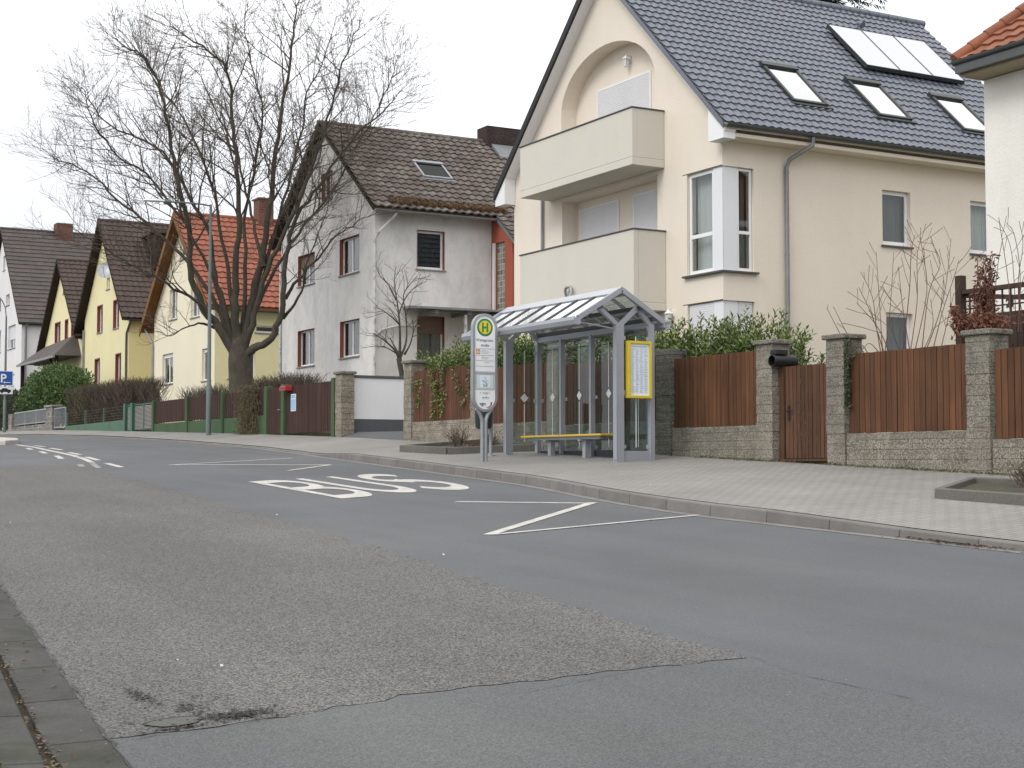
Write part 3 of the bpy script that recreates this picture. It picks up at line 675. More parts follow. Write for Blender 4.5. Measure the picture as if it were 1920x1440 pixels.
def gable_house(name, label, X0, X1, Ya, Yb, zb, Yr, zr, ka, kb, ovf, ova, ovb, mats, tile, wins=(), swins=(), ovback=.3, T=.13, skip_wall=False, fholes=()):
    h = House(); h.root = thing(name, label, 'house', (X0, (Ya+Yb)/2, zb)); r = h.root
    h.za = lambda Y: zr-ka*(Yr-Y); h.zbk = lambda Y: zr-kb*(Y-Yr)
    h.F = Fac('x', X0); h.S = Fac('y', Ya); t2 = .17
    outer = [(Ya,zb),(Yb,zb),(Yb,h.zbk(Yb)-t2),(Yr,zr-t2),(Ya,h.za(Ya)-t2)]
    if not skip_wall:
        mb = MB(); h.F.wall(mb, outer, [rect(w_['a'][0],w_['a'][1],w_['z'][0],w_['z'][1]) for w_ in wins]+list(fholes))
        mb.build('front_wall', mats['front'], r, fix=False)
    mb = MB(); h.S.wall(mb, rect(X0,X1,zb,h.za(Ya)-t2), [rect(w_['a'][0],w_['a'][1],w_['z'][0],w_['z'][1]) for w_ in swins])
    if not skip_wall: mb.build('side_wall', mats['side'], r, fix=False)
    mb = MB(); Fac('y',Yb).wall(mb, rect(X0,X1,zb,h.zbk(Yb)-t2)); Fac('x',X1).wall(mb, outer); mb.build('rear_wall', mats['side'], r, fix=False)
    # roof: slab, tiles, ridge
    xa, xb = X0-ovf, X1+ovback; ya, yb = Ya-ova, Yb+ovb
    roof = tile_roof(xa, xb, ya, h.za(ya), Yr, zr, *tile)
    h.roof = roof.build('roof', mats['tile'], r, smooth=38)
    lt = list(tile); lt[4 if len(lt) > 4 else -1] = lt[4 if len(lt) > 4 else -1]
    lf = tile_roof(xa, xb, yb, h.zbk(yb), Yr, zr, tile[0], tile[1], tile[2], tile[3], 4)
    lf.build('rear_roof', mats['tile'], r, smooth=38)
    mb = MB(); g = .012
    mb.hexa([(xa,ya,h.za(ya)-T),(xb,ya,h.za(ya)-T),(xb,Yr,zr-T-.02),(xa,Yr,zr-T-.02),(xa,ya,h.za(ya)-g),(xb,ya,h.za(ya)-g),(xb,Yr,zr-g-.01),(xa,Yr,zr-g-.01)])
    mb.hexa([(xa,Yr+.004,zr-T-.02),(xb,Yr+.004,zr-T-.02),(xb,yb,h.zbk(yb)-T),(xa,yb,h.zbk(yb)-T),(xa,Yr+.004,zr-g-.01),(xb,Yr+.004,zr-g-.01),(xb,yb,h.zbk(yb)-g),(xa,yb,h.zbk(yb)-g)])
    mb.build('eaves_boarding', mats['slab'], r)
    mb = MB(); x = xa-.02; n = 0
    while x < xb:
        mb.tube([(x,Yr,zr+.005),(x+.36,Yr,zr+.018)], [.115,.10], 8); x += .34
    mb.build('ridge_tiles', mats['tile'], r, smooth=50)
    for w_ in wins: window(r, h.F, **w_)
    for w_ in swins: window(r, h.S, **w_)
    return h
def window(par, F, a, z, frame='white', lining=None, mull=1, sill='sill_grey', curtain=None, d=.11, bar=None, shutter=0, shut_mat='shutter', lw=.05, fw=.055, sw=.05, pane='glass', attic=False):
    a0,a1 = a; z0,z1 = z; mb = MB(); B = lambda *q: F.box(mb,*q)
    g = .004; f0,f1 = -d-.05, -d
    i0,i1,y0,y1 = a0+g,a1-g,z0+g,z1-g
    if lining: i0 += .012; i1 -= .012; y1 -= .012
    B(i0,i0+fw,y0,y1,f0,f1); B(i1-fw,i1,y0,y1,f0,f1); B(i0+fw,i1-fw,y0,y0+fw*1.25,f0,f1); B(i0+fw,i1-fw,y1-fw,y1,f0,f1)
    for k in range(1,mull):
        m = i0+(i1-i0)*k/mull; B(m-fw*.6,m+fw*.6,y0+fw*1.25,y1-fw,f0,f1+.008)
    if bar: B(i0+fw,i1-fw,bar-fw*.6,bar+fw*.6,f0,f1+.004)
    wdw = mb.build('window', frame, par, bevel=.006)
    mb = MB(); F.box(mb,i0+fw*.5,i1-fw*.5,y0+fw*.5,y1-fw*.5,-d-.030,-d-.022); mb.build('pane', pane, wdw)
    if sill:
        mb = MB(); F.box(mb,a0-sw,a1+sw,z0-.045,z0-.002,-d+.005,.055); mb.build('sill', sill, wdw, bevel=.005)
    if lining:
        mb = MB(); e_ = .004
        F.box(mb,a0+.002,a0+.011,z0+.002,z1-.002,-d-.04,e_); F.box(mb,a1-.011,a1-.002,z0+.002,z1-.002,-d-.04,e_); F.box(mb,a0+.013,a1-.013,z1-.011,z1-.002,-d-.04,e_)
        if lw: F.box(mb,a0-lw,a0-.001,z0,z1+lw,-.01,e_+.004); F.box(mb,a1+.001,a1+lw,z0,z1+lw,-.01,e_+.004); F.box(mb,a0+.001,a1-.001,z1+.001,z1+lw,-.01,e_+.004)
        mb.build('reveal', lining, wdw)
    if shutter:
        mb = MB(); zb_ = z1-(z1-z0)*shutter; zz_ = z1-.01; 
        while zz_ > zb_+.02:
            F.box(mb,i0+.012,i1-.012,max(zb_,zz_-.040),zz_,-d+.004,-d+.020); zz_ -= .045
        F.box(mb,i0+.012,i1-.012,zb_,z1-.004,-d+.002,-d+.010)
        mb.build('roller_shutter', shut_mat, wdw, bevel=.004)
    if curtain:
        mb = MB(); n = max(6,int((a1-a0)/.045)); rr = random.Random(int(a0*97)); P = []
        for k in range(n+1):
            P.append((a0+(a1-a0)*k/n, -.30+.03*math.sin(k*1.9)+rr.uniform(-.008,.008)))
        for (p,q),(p2,q2) in zip(P,P[1:]): mb.quad(F.P(p,z0+.02,q),F.P(p2,z0+.02,q2),F.P(p2,z1-.02,q2),F.P(p,z1-.02,q))
        mb.build('curtain', curtain, wdw, smooth=80)
    return wdw
def downpipe(par, pts, r=.045, m='zinc', brackets=()):
    mb = MB(); mb.tube(pts, r, 10)
    for b in brackets: mb.tube([(b[0],b[1],b[2]-.012),(b[0],b[1],b[2]+.012)], r+.010, 10)
    return mb.build('downpipe', m, par, smooth=50)
def gutter(par, x0, x1, y, z, r=.07, m='zinc_dark', sgn=-1):
    """half-round eaves gutter along X"""
    mb = MB(); prof = []
    for k in range(9): t = math.pi+math.pi*k/8; prof.append((y+r*math.cos(t), z+r*math.sin(t)))
    for k in range(8,-1,-1): t = math.pi+math.pi*k/8; prof.append((y+(r-.008)*math.cos(t), z+.002+(r-.008)*math.sin(t)))
    mb.prism(prof, lambda a,b,d: (d,a,b), x0, x1)
    x = x0+.5
    while x < x1: mb.box((x,y-r-.006,z-.03),(x+.02,y-r-.001,z+.012)); x += .75
    return mb.build('gutter', m, par, smooth=45)
def on_roof(h, x, Y, off=0, side='a'):
    k = h.ka; n = Vector((0,-k,1)).normalized(); return Vector((x,Y,h.za(Y)))+n*off
def roof_box(mb, h, x0,x1,Y0,Y1,o0,o1): 
    q = lambda o: [on_roof(h,x0,Y0,o),on_roof(h,x1,Y0,o),on_roof(h,x1,Y1,o),on_roof(h,x0,Y1,o)]
    return mb.hexa(q(o0)+q(o1))
def roof_window(par, h, x0,x1,Y0,Y1, glassm='mirror_glass', top=.13, fr='frame_dark', blind=None):
    mb = MB(); w_ = .075; wy = .06
    roof_box(mb,h,x0,x0+w_,Y0,Y1,.0,top); roof_box(mb,h,x1-w_,x1,Y0,Y1,.0,top)
    roof_box(mb,h,x0+w_,x1-w_,Y0,Y0+wy,.0,top-.01); roof_box(mb,h,x0-.02,x1+.02,Y1-wy*1.5,Y1+.02,.0,top+.03)
    roof_box(mb,h,x0-.05,x1+.12,Y0-.07,Y0-.002,.0,.075)
    o = mb.build('roof_window', fr, par, bevel=.008)
    mb = MB(); roof_box(mb,h,x0+w_,x1-w_,Y0+wy,Y1-wy*1.5,top-.04,top-.03); mb.build('pane', glassm, o)
    if blind:
        mb = MB(); roof_box(mb,h,x0+w_,x1-w_,Y0+wy,Y1-wy*1.5,top-.075,top-.07); mb.build('blind', blind, o)
    return o

# --- the cream house with the two balconies
A = House(); Ya,Yb = 26.62,35.87; Yr,zr,ka = 31.24,13.87,.965
rt = thing('cream_house','large cream house with two walled balconies, arched recess and slate grey roof with solar panels','house',(20.2,31.2,1.6)); A.root = rt
A.ka = ka; A.za = lambda Y: zr-ka*(Yr-Y); A.zb = lambda Y: zr-ka*(Y-Yr)
F = Fac('x',20.2); S = Fac('y',Ya); zbase = 1.6; t2 = .17
archc,archr = 31.3,2.13; zs = 9.78
arch = [(33.41,8.6),(33.41,10.55)]
for k in range(1,24):
    t = math.pi*k/24; arch.append((31.28+2.13*math.cos(t), 10.55+1.36*math.sin(t)))
arch += [(29.15,10.55),(29.15,8.6)]
low = rect(29.1,33.37,5.55,8.32)
outer = [(27.95,zbase),(Yb,zbase),(Yb,A.zb(Yb)-t2),(Yr,zr-t2),(Ya,A.za(Ya)-t2),(Ya,8.11),(27.93,8.11),(27.93,5.81),(Ya,5.81),(Ya,5.16),(27.93,5.16),(27.95,2.9)]
mb = MB(); F.wall(mb, outer, [arch, low], .46)
mb.build('front_wall','cream',rt,fix=False)
mb = MB()
Fac('x',20.2+.459).wall(mb,[(33.5,8.5),(33.5,11.3),(32.3,12.05),(30.2,12.05),(29.05,11.1),(29.05,8.5)]); Fac('x',20.2+.46).wall(mb,rect(29.0,33.5,5.4,8.4))
F.box(mb,29.0,33.5,5.2,5.54,-.48,-.01); F.box(mb,29.0,33.5,8.35,8.58,-.48,-.01)
mb.build('recess_wall','cream',rt)
sh = [rect(24.82,25.70,6.69,7.985),rect(27.65,28.55,6.68,7.965),rect(24.90,25.73,3.75,5.12)]
so = [(21.08,zbase),(30.2,zbase),(30.2,A.za(Ya)-t2),(20.2,A.za(Ya)-t2),(20.2,8.11),(21.05,8.11),(21.05,5.81),(20.2,5.81),(20.2,5.16),(21.05,5.16)]
mb = MB(); S.wall(mb, so, sh); mb.build('side_wall','cream',rt,fix=False)
mb = MB(); Fac('y',Yb).wall(mb, rect(20.2,30.2,zbase,A.zb(Yb)-t2)); Fac('x',30.2).wall(mb,[(Ya,zbase),(Yb,zbase),(Yb,A.zb(Yb)-t2),(Yr,zr-t2),(Ya,A.za(Ya)-t2)]); mb.build('rear_wall','cream',rt,fix=False)
# inside faces round the corner openings
mb = MB()
for z0,z1 in ((5.81,8.11),(2.9,5.16)):
    mb.box((20.2,26.63,z0-.02),(21.2,28.1,z0-.001)); mb.box((20.2,26.63,z1+.001),(21.2,28.1,z1+.02)); mb.box((20.21,27.935,z0),(20.45,28.0,z1)); mb.box((21.055,26.63,z0),(21.12,26.9,z1))
mb.build('corner_lintel','cream',rt)
xa,xb = 19.85,30.55; ya,yb = 26.12,36.36
tile_roof(xa,xb,ya,A.za(ya),Yr,zr,.22,.29,.030,.036,9,1.2).build('roof','tile_slate',rt,smooth=38)
tile_roof(xa,xb,yb,A.zb(yb),Yr,zr,.30,.345,.03,.04,4).build('rear_roof','tile_slate',rt,smooth=38)
mb = MB()
for s_,ye,zf in ((1,ya,A.za),(-1,yb,A.zb)):
    yy = Yr-.003*s_
    mb.hexa([(xa+.03,ye,zf(ye)-.13),(xb,ye,zf(ye)-.13),(xb,yy,zr-.15),(xa+.03,yy,zr-.15),(xa+.03,ye,zf(ye)-.015),(xb,ye,zf(ye)-.015),(xb,yy,zr-.025),(xa+.03,yy,zr-.025)])
mb.build('roof_deck','cream',rt)
mb = MB()                               # dark verge edge of both slopes
for s_,ye,zf in ((-1,yb,A.zb),):
    mb.hexa([(xa-.03,ye,zf(ye)-.16),(xa+.028,ye,zf(ye)-.16),(xa+.028,Yr-.004*s_,zr-.18),(xa-.03,Yr-.004*s_,zr-.18),(xa-.03,ye,zf(ye)+.075),(xa+.028,ye,zf(ye)+.075),(xa+.028,Yr-.004*s_,zr+.06),(xa-.03,Yr-.004*s_,zr+.06)])
mb.build('verge','verge',rt)
mb = MB()                               # white soffit under the front overhang and boxed eaves ends
for s_,ye,zf,yw in ((1,ya,A.za,Ya),(-1,yb,A.zb,Yb)):
    mb.hexa([(xa+.03,ye,zf(ye)-.175),(20.195,ye,zf(ye)-.175),(20.195,Yr-.004*s_,zr-.195),(xa+.03,Yr-.004*s_,zr-.195),(xa+.03,ye,zf(ye)-.135),(20.195,ye,zf(ye)-.135),(20.195,Yr-.004*s_,zr-.155),(xa+.03,Yr-.004*s_,zr-.155)])
    y0,y1 = (ye+.02,yw+.06) if s_>0 else (yw-.06,ye-.02)
    zt = lambda y: zf(y)-.178
    mb.hexa([(xa+.02,y0,8.60),(20.19,y0,8.60),(20.19,y1,8.60),(xa+.02,y1,8.60),(xa+.02,y0,zt(y0)),(20.19,y0,zt(y0)),(20.19,y1,zt(y1)),(xa+.02,y1,zt(y1))])
mb.build('soffit','white',rt)
for q0,q1 in ((ya+.05,Ya-.002),(Yb+.002,yb-.05)): mb = MB(); mb.box((20.2,q0,8.66),(30.4,q1,8.74)); mb.build('eaves_box','cream',rt)
mb = MB(); mb.hexa([(xa-.012,ya,A.za(ya)-.12),(xa+.028,ya,A.za(ya)-.12),(xa+.028,Yr-.004,zr-.14),(xa-.012,Yr-.004,zr-.14),(xa-.012,ya,A.za(ya)+.03),(xa+.028,ya,A.za(ya)+.03),(xa+.028,Yr-.004,zr+.015),(xa-.012,Yr-.004,zr+.015)]); mb.build('verge','tile_slate',rt)
mb = MB(); x = xa-.02
while x < xb: mb.tube([(x,Yr,zr+.01),(x+.36,Yr,zr+.025)],[.125,.11],8); x += .34
mb.build('ridge_tiles','tile_slate',rt,smooth=50)
gutter(rt,19.87,30.5,26.045,8.90,.075)
downpipe(rt,[(22.28,26.05,8.83),(22.28,26.06,8.66),(21.97,26.50,8.38),(21.93,26.55,8.22),(21.93,26.55,4.0),(21.93,26.55,1.9)],.05,'zinc',[(21.93,26.55,6.25),(21.93,26.55,8.1),(21.93,26.55,4.2)])
downpipe(rt,[(20.14,34.28,8.6),(20.14,34.28,6.6),(20.14,34.28,5.0)],.04,'zinc')
def balcony(z0, z1, y0, y1, ydr):
    mb = MB(); X0 = 19.3
    mb.box((X0,y0,z0),(20.195,y1,z0+.18)); mb.box((X0,y0,z0+.18),(X0+.14,y1,z1)); mb.box((X0+.14,y0,z0+.18),(20.195,y0+.14,z1)); mb.box((X0+.14,y1-.14,z0+.18),(20.195,y1,z1))
    b = mb.build('balcony','balcony',rt,bevel=.012)
    mb = MB(); q = .025
    mb.box((X0-q,y0-q,z1+.001),(X0+.165,y1+q,z1+.03)); mb.box((X0+.166,y0-q,z1+.001),(20.19,y0+.165,z1+.03)); mb.box((X0+.166,y1-.165,z1+.001),(20.19,y1+q,z1+.03))
    mb.build('coping','sill_dark',b,bevel=.005)
    return b
balcony(8.42,9.73,28.8,33.97,0)
b2 = balcony(5.10,6.93,28.76,33.97,0)
mb = MB(); mb.tube([(19.36,31.60,5.62),(19.24,31.60,5.66),(19.21,31.60,5.80),(19.21,31.55,5.87),(19.21,31.36,5.87),(19.21,31.31,5.80),(19.21,31.31,5.62)],.035,8); mb.build('spout','galv',b2,smooth=50)
def shutter_block(F_, a0,a1,z0,z1,d, name='shuttered_window'):
    mb = MB(); F_.box(mb,a0-.05,a0,z0,z1+.05,d,d+.03); F_.box(mb,a1,a1+.05,z0,z1+.05,d,d+.03); F_.box(mb,a0,a1,z1,z1+.05,d,d+.03)
    o = mb.build('window','white',rt,bevel=.004)
    mb = MB(); z = z1
    while z > z0+.03: F_.box(mb,a0+.002,a1-.002,max(z0,z-.042),z-.003,d+.004,d+.021); z -= .048
    F_.box(mb,a0+.002,a1-.002,z0,z1-.001,d+.002,d+.010); mb.build('roller_shutter','shutter',o,bevel=.004)
Fr = Fac('x',20.2+.459)
shutter_block(Fr,30.03,32.33,8.65,10.98,.002); shutter_block(Fac('x',20.66),31.44,33.17,5.56,8.07,.002); shutter_block(Fac('x',20.66),29.25,30.72,5.56,8.07,.002)
# corner windows
mb = MB(); mb.hexa([(20.235,26.66,5.815),(20.235,27.0,5.815),(20.29,27.0,5.815),(20.29,26.72,5.815),(20.235,26.66,8.105),(20.235,27.0,8.105),(20.29,27.0,8.105),(20.29,26.72,8.105)])
mb.hexa([(20.238,26.655,5.815),(20.62,26.655,5.815),(20.62,26.715,5.815),(20.292,26.715,5.815),(20.238,26.655,8.105),(20.62,26.655,8.105),(20.62,26.715,8.105),(20.292,26.715,8.105)])
mb.build('corner_panel','panel_white',rt)
window(rt,F,a=(27.0,27.925),z=(5.815,8.105),sill=None,d=.06,bar=6.68,fw=.075,curtain='curtain')
window(rt,S,a=(20.625,21.045),z=(5.815,8.105),sill=None,d=.06,bar=6.68,fw=.06,curtain='curtain_dim')
mb = MB(); mb.hexa([(20.10,26.53,5.765),(20.24,26.70,5.765),(20.24,28.02,5.765),(20.10,28.02,5.765),(20.10,26.53,5.808),(20.24,26.70,5.808),(20.24,28.02,5.808),(20.10,28.02,5.808)])
mb.hexa([(20.102,26.528,5.765),(21.13,26.528,5.765),(21.13,26.66,5.765),(20.232,26.66,5.765),(20.102,26.528,5.808),(21.13,26.528,5.808),(21.13,26.66,5.808),(20.232,26.66,5.808)])
mb.build('corner_sill','sill_dark',rt,bevel=.004)
mb = MB(); mb.box((20.235,26.66,2.9),(20.29,27.0,5.155)); mb.box((20.292,26.655,2.9),(20.62,26.715,5.155)); mb.build('corner_panel','panel_white',rt)
window(rt,F,a=(27.0,27.925),z=(3.2,5.155),sill=None,d=.06,fw=.07,shutter=1)
window(rt,S,a=(20.625,21.045),z=(3.2,5.155),sill=None,d=.06,fw=.06,shutter=1)
window(rt,S,a=(24.82,25.70),z=(6.69,7.985),sill='sill_dark',d=.10,fw=.085,curtain='curtain_dim')
window(rt,S,a=(27.65,28.55),z=(6.68,7.965),sill='sill_dark',d=.10,fw=.085,curtain='curtain')
window(rt,S,a=(24.90,25.73),z=(3.75,5.12),sill='sill_dark',d=.10,fw=.085,curtain='curtain_dim')
def wall_lamp(par, x, y, z, s_=1.0, arm=.0):
    """white carriage lamp: bracket arm, conical cap, glazed six-sided cage"""
    mb = MB(); mb.box((x+.10,y-.035,z-.03),(x+.13,y+.035,z+.13)); mb.tube([(x+.11,y,z+.08),(x+.05,y,z+.16),(x,y,z+.15),(x,y,z+.11)],.011,6)
    mb.lathe((x,y,z),[(.004,.15),(.03,.10),(.085*s_,.045),(.09*s_,.03),(.07*s_,.025)],6)
    for k in range(6):
        t = 2*math.pi*k/6; mb.tube([(x+.068*s_*math.cos(t),y+.068*s_*math.sin(t),z+.03),(x+.04*s_*math.cos(t),y+.04*s_*math.sin(t),z-.13)],.007,5)
    mb.lathe((x,y,z),[(.045*s_,-.13),(.045*s_,-.145),(.012,-.175),(.004,-.20)],6)
    o = mb.build('wall_lamp','white',par)
    mb = MB(); mb.lathe((x,y,z),[(.036*s_,-.128),(.060*s_,.026)],6); mb.build('glass','lamp_glass',o)
wall_lamp(rt,20.52,30.88,11.46,1.15); wall_lamp(rt,20.07,28.5,4.98,1.2)
for x0,x1,y0,y1 in ((22.5,23.55,27.05,28.22),(25.04,26.1,26.98,28.16),(27.7,28.78,26.9,28.06)): roof_window(rt,A,x0,x1,y0,y1,'mirror_glass',.12)
for k in range(3):
    x0 = 26.18+k*1.122; mb = MB(); top = .20
    roof_box(mb,A,x0,x0+1.112,28.68,30.14,.10,top-.012); 
    for q in ((x0,x0+.02,28.68,30.14),(x0+1.092,x0+1.112,28.68,30.14),(x0+.02,x0+1.092,28.68,28.70),(x0+.02,x0+1.092,30.12,30.14)): roof_box(mb,A,q[0],q[1],q[2],q[3],top-.011,top)
    o = mb.build('solar_panel','frame_dark',rt)
    mb = MB(); roof_box(mb,A,x0+.021,x0+1.091,28.701,30.119,top-.0115,top-.006); mb.build('collector_glass','collector',o)
    for xx in (x0+.2,x0+.9): mb = MB(); roof_box(mb,A,xx,xx+.05,28.8,30.0,.0,.099); mb.build('mounting_rail','steel_dark',o)
mb = MB(); p = on_roof(A,27.6,30.36,0); mb.tube([p-Vector((0,0,.1)),p+Vector((0,0,.18))],.07,10); mb.tube([p+Vector((0,-.12,.16)),p+Vector((0,.04,.24))],[.085,.07],10); mb.build('vent_pipe','tile_slate',rt,smooth=50)

# --- the grimy grey house
W = lambda a,z,**k: dict(a=a,z=z,**k)
bt = dict(front='grey_render',side='grey_render',tile='tile_brown',slab='beam')
bw = dict(lining='redbrown',sill='sill_grey',lw=.0,d=.13)
fw_ = [W((50.95,52.58),(8.08,9.2),mull=2,shutter=.42,shut_mat='shutter_brown',curtain='curtain_dim',**bw), W((47.0,48.68),(8.06,9.32),mull=2,curtain='curtain_dim',**bw),
       W((50.93,52.55),(5.13,6.45),mull=2,curtain='curtain_dim',**bw), W((46.95,48.6),(5.22,6.47),mull=2,curtain='curtain_dim',**bw), W((49.35,50.33),(10.87,11.88),mull=2,**bw)]
sw_ = [W((22.02,23.06),(8.09,9.40),fw=.07,curtain='dark_room',**bw), W((22.04,23.06),(5.0,6.53),shutter=.38,shut_mat='shutter_brown',curtain='curtain_dim',**bw)]  # upper window has no curtain, its dark_room sheet stands for the unlit room
H = gable_house('grey_house','grimy grey rendered house with brown mossy roof and red window reveals',20.5,29.5,45.72,54.3,2.2,50.0,13.62,.765,.765,.30,.5,.6,bt,(.30,.36,.050,.055,8,1.0),fw_,sw_)
H.ka = .765; rb = H.root
gutter(rb,20.25,24.75,45.15,9.88,.07,'zinc')
downpipe(rb,[(21.05,45.2,9.86),(21.02,45.25,9.75),(20.52,45.62,9.12),(20.46,45.64,8.95),(20.46,45.64,5.8),(20.46,45.64,2.6)],.05,'white_pipe')
downpipe(rb,[(22.1,45.64,6.18),(21.2,45.64,6.12),(20.72,45.65,5.98),(20.47,45.65,5.75)],.035,'white_pipe')
downpipe(rb,[(20.44,54.2,9.3),(20.44,54.2,6.0),(20.44,54.2,2.6)],.05,'white_pipe')
mb = MB(); mb.box((26.78,49.6,12.9),(28.25,50.4,14.15)); mb.box((26.775,49.595,14.151),(28.255,50.405,14.18)); o = mb.build('chimney','chimney',rb)
mb = MB(); mb.hexa([(26.95,48.9,12.82),(28.4,48.9,12.82),(28.4,49.58,13.36),(26.95,49.58,13.36),(26.95,48.9,12.92),(28.4,48.9,12.92),(28.4,49.58,13.50),(26.95,49.58,13.50)]); mb.build('flashing','zinc',o)
roof_window(rb,H,22.9,24.05,47.1,48.0,'dark_glass',.14,'galv')
# stair wing with the glass blocks and the lower roof over it
mb = MB(); Wf = Fac('x',24.85); zt = lambda Y: 13.62-.765*(50-Y)-.2
Wf.wall(mb,[(45.718,2.3),(45.718,zt(45.718)),(44.25,zt(44.25)),(44.25,2.3)],[rect(44.78,45.40,5.6,9.1)],.10)
Fac('y',44.25).wall(mb,rect(24.85,29.4,2.3,zt(44.25))); mb.build('stair_wing','red_paint',rb,fix=False)
mb = MB(); Wf.box(mb,44.785,45.395,5.605,9.095,-.12,-.06); mb.build('glass_blocks','glassbrick',rb)
mb = MB(); mb.box((24.79,45.41,2.35),(24.845,45.55,9.1)); mb.build('wing_trim','white_render',rb)
tile_roof(24.75,29.7,43.95,13.62-.765*6.05+.01,45.24,13.62-.765*4.76+.01,.30,.36,.035,.045,8).build('wing_roof','tile_brown',rb,smooth=38)
mb = MB(); zq = lambda y: 13.62-.765*(50-y); mb.hexa([(24.75,43.95,zq(43.95)-.12),(29.7,43.95,zq(43.95)-.12),(29.7,45.2,zq(45.2)-.12),(24.75,45.2,zq(45.2)-.12),(24.75,43.95,zq(43.95)-.005),(29.7,43.95,zq(43.95)-.005),(29.7,45.2,zq(45.2)-.005),(24.75,45.2,zq(45.2)-.005)]); mb.build('wing_eaves','zinc',rb)
# porch canopy
mb = MB(); mb.hexa([(21.1,44.35,6.62),(27,44.35,6.66),(27,45.71,6.72),(21.5,45.71,6.70),(21.1,44.35,6.69),(27,44.35,6.73),(27,45.71,6.80),(21.5,45.71,6.78)])
for x in (22.1,23.3,24.5): mb.box((x,44.5,6.50),(x+.14,45.7,6.63))
o = mb.build('porch_canopy','zinc',rb); mb = MB(); mb.box((23.2,44.50,2.6),(23.28,44.58,6.50)); mb.build('post','white_pipe',o)
# moss and straw caught above the gutter
rm = random.Random(8); mb = MB()
for k in range(5200):
    x = 20.9+4.4*rm.random(); Y = 45.40+abs(rm.gauss(0,.20)); 
    if rm.random() > .45+.55*math.sin(x*3.1)**2: Y -= .05
    p = on_roof(H,x,Y,rm.uniform(.03,.085)); t = rm.uniform(0,6.3)
    mb.leaf(p,(math.cos(t),math.sin(t)-.3,rm.uniform(-.3,.8)),rm.uniform(.05,.16),rm.uniform(.01,.03),(0,-.5,1))
for k in range(700):
    cx = 21+rm.random()**1.5*4.2; Y = 45.5+rm.random()*1.6; p = on_roof(H,cx,Y,.06)
    if math.sin(cx*5)+math.sin(Y*6+cx) < .9: continue
    t = rm.uniform(0,6.3); mb.leaf(p,(math.cos(t),math.sin(t),.3),rm.uniform(.04,.1),.025,(0,-.5,1))
tag(mb.build('moss_clump','straw',rb),kind='stuff')

# --- house with the orange tiled roof
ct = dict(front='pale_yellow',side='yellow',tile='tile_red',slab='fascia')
cw = [W((67.95,69.6),(5.26,6.65),mull=2,sill='sill_grey',shutter=.14,curtain='curtain_dim',d=.1), W((62.5,63.75),(5.15,6.53),mull=2,shutter=.12,curtain='curtain_dim',d=.1),
      W((67.4,68.6),(8.17,9.55),mull=2,curtain='curtain_dim',d=.1), W((64.15,65.4),(8.0,9.45),mull=2,curtain='curtain_dim',d=.1), W((66.4,67.1),(10.75,11.7),d=.1)]
Cc = gable_house('orange_roofed_house','pale yellow house with bright orange tiled roof behind the big bare tree',20.5,28.5,62.06,71.0,2.7,66.6,12.78,.93,.93,.45,.35,.8,ct,(.30,.40,.035,.055,8,1.0),cw,
   [W((21.1,22.3),(5.2,6.4),mull=2,d=.1), W((22.3,23.5),(7.2,7.5),d=.08)])
rc = Cc.root; gutter(rc,20.1,28.8,61.64,8.1,.07,'zinc_dark')
downpipe(rc,[(20.2,71.55,7.95),(20.35,71.1,7.5),(20.42,70.95,7.2),(20.42,70.95,3.2)],.05,'zinc')
mb = MB(); mb.box((23.9,66.2,12.2),(24.6,66.95,13.7)); mb.box((23.85,66.15,13.701),(24.65,67,13.78)); mb.build('chimney','chimney_red',rc)
mb = MB()
for k in (1,):
    ye = 71.0+.8; z = Cc.zbk(ye)
    mb.hexa([(20.0,ye,z-.30),(20.045,ye,z-.30),(20.045,66.6,12.50),(20.0,66.6,12.50),(20.0,ye,z+.03),(20.045,ye,z+.03),(20.045,66.6,12.83),(20.0,66.6,12.83)])
    mb.hexa([(20.0,61.71,Cc.za(61.71)-.2),(20.045,61.71,Cc.za(61.71)-.2),(20.045,66.596,12.50),(20.0,66.596,12.50),(20.0,61.71,Cc.za(61.71)+.03),(20.045,61.71,Cc.za(61.71)+.03),(20.045,66.596,12.83),(20.0,66.596,12.83)])
mb.build('bargeboard','fascia',rc)

# --- yellow house with maroon windows and a satellite dish
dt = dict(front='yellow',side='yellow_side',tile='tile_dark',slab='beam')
mw = dict(lining='maroon',sill='sill_grey',lw=.06,d=.15)
dw = [W((80.6,81.65),(8.54,9.95),mull=1,curtain='curtain',**mw), W((77.35,78.4),(8.52,9.95),curtain='curtain',**mw), W((81.05,82.05),(5.4,7.15),curtain='curtain',**mw),
      W((76.85,77.85),(5.4,7.16),curtain='curtain',**mw), W((79.1,79.95),(12.0,12.75),d=.1), W((79.2,79.85),(10.7,11.3),d=.1)]
Dh = gable_house('yellow_house','bright yellow gabled house with maroon windows and a satellite dish near its peak',20.5,29,75.42,84.4,2.9,80.1,14.35,1.10,1.10,.45,.35,.7,dt,(.30,.40,.035,.05,6,1.0),dw)
Dh.ka = 1.10; rd = Dh.root; gutter(rd,20.1,29.2,75.0,8.75,.07,'zinc_dark')
downpipe(rd,[(20.5,75.0,8.7),(20.45,75.15,8.5),(20.42,75.55,8.1),(20.42,75.6,7.6),(20.42,75.6,3.2)],.055,'zinc_dark')
downpipe(rd,[(20.42,84.3,8.9),(20.42,84.3,6),(20.42,84.3,3.2)],.055,'zinc')
mb = MB(); mb.box((22.3,77.2,11.6),(25.5,79.4,13.45)); o = mb.build('dormer','beam',rd); mb = MB(); mb.box((22.85,77.13,11.9),(23.7,77.198,13.2)); mb.build('shutter','shutter',o)
mb = MB(); mb.box((22.1,76.9,13.451),(25.7,79.9,13.56)); mb.build('dormer_roof','tile_dark',o)
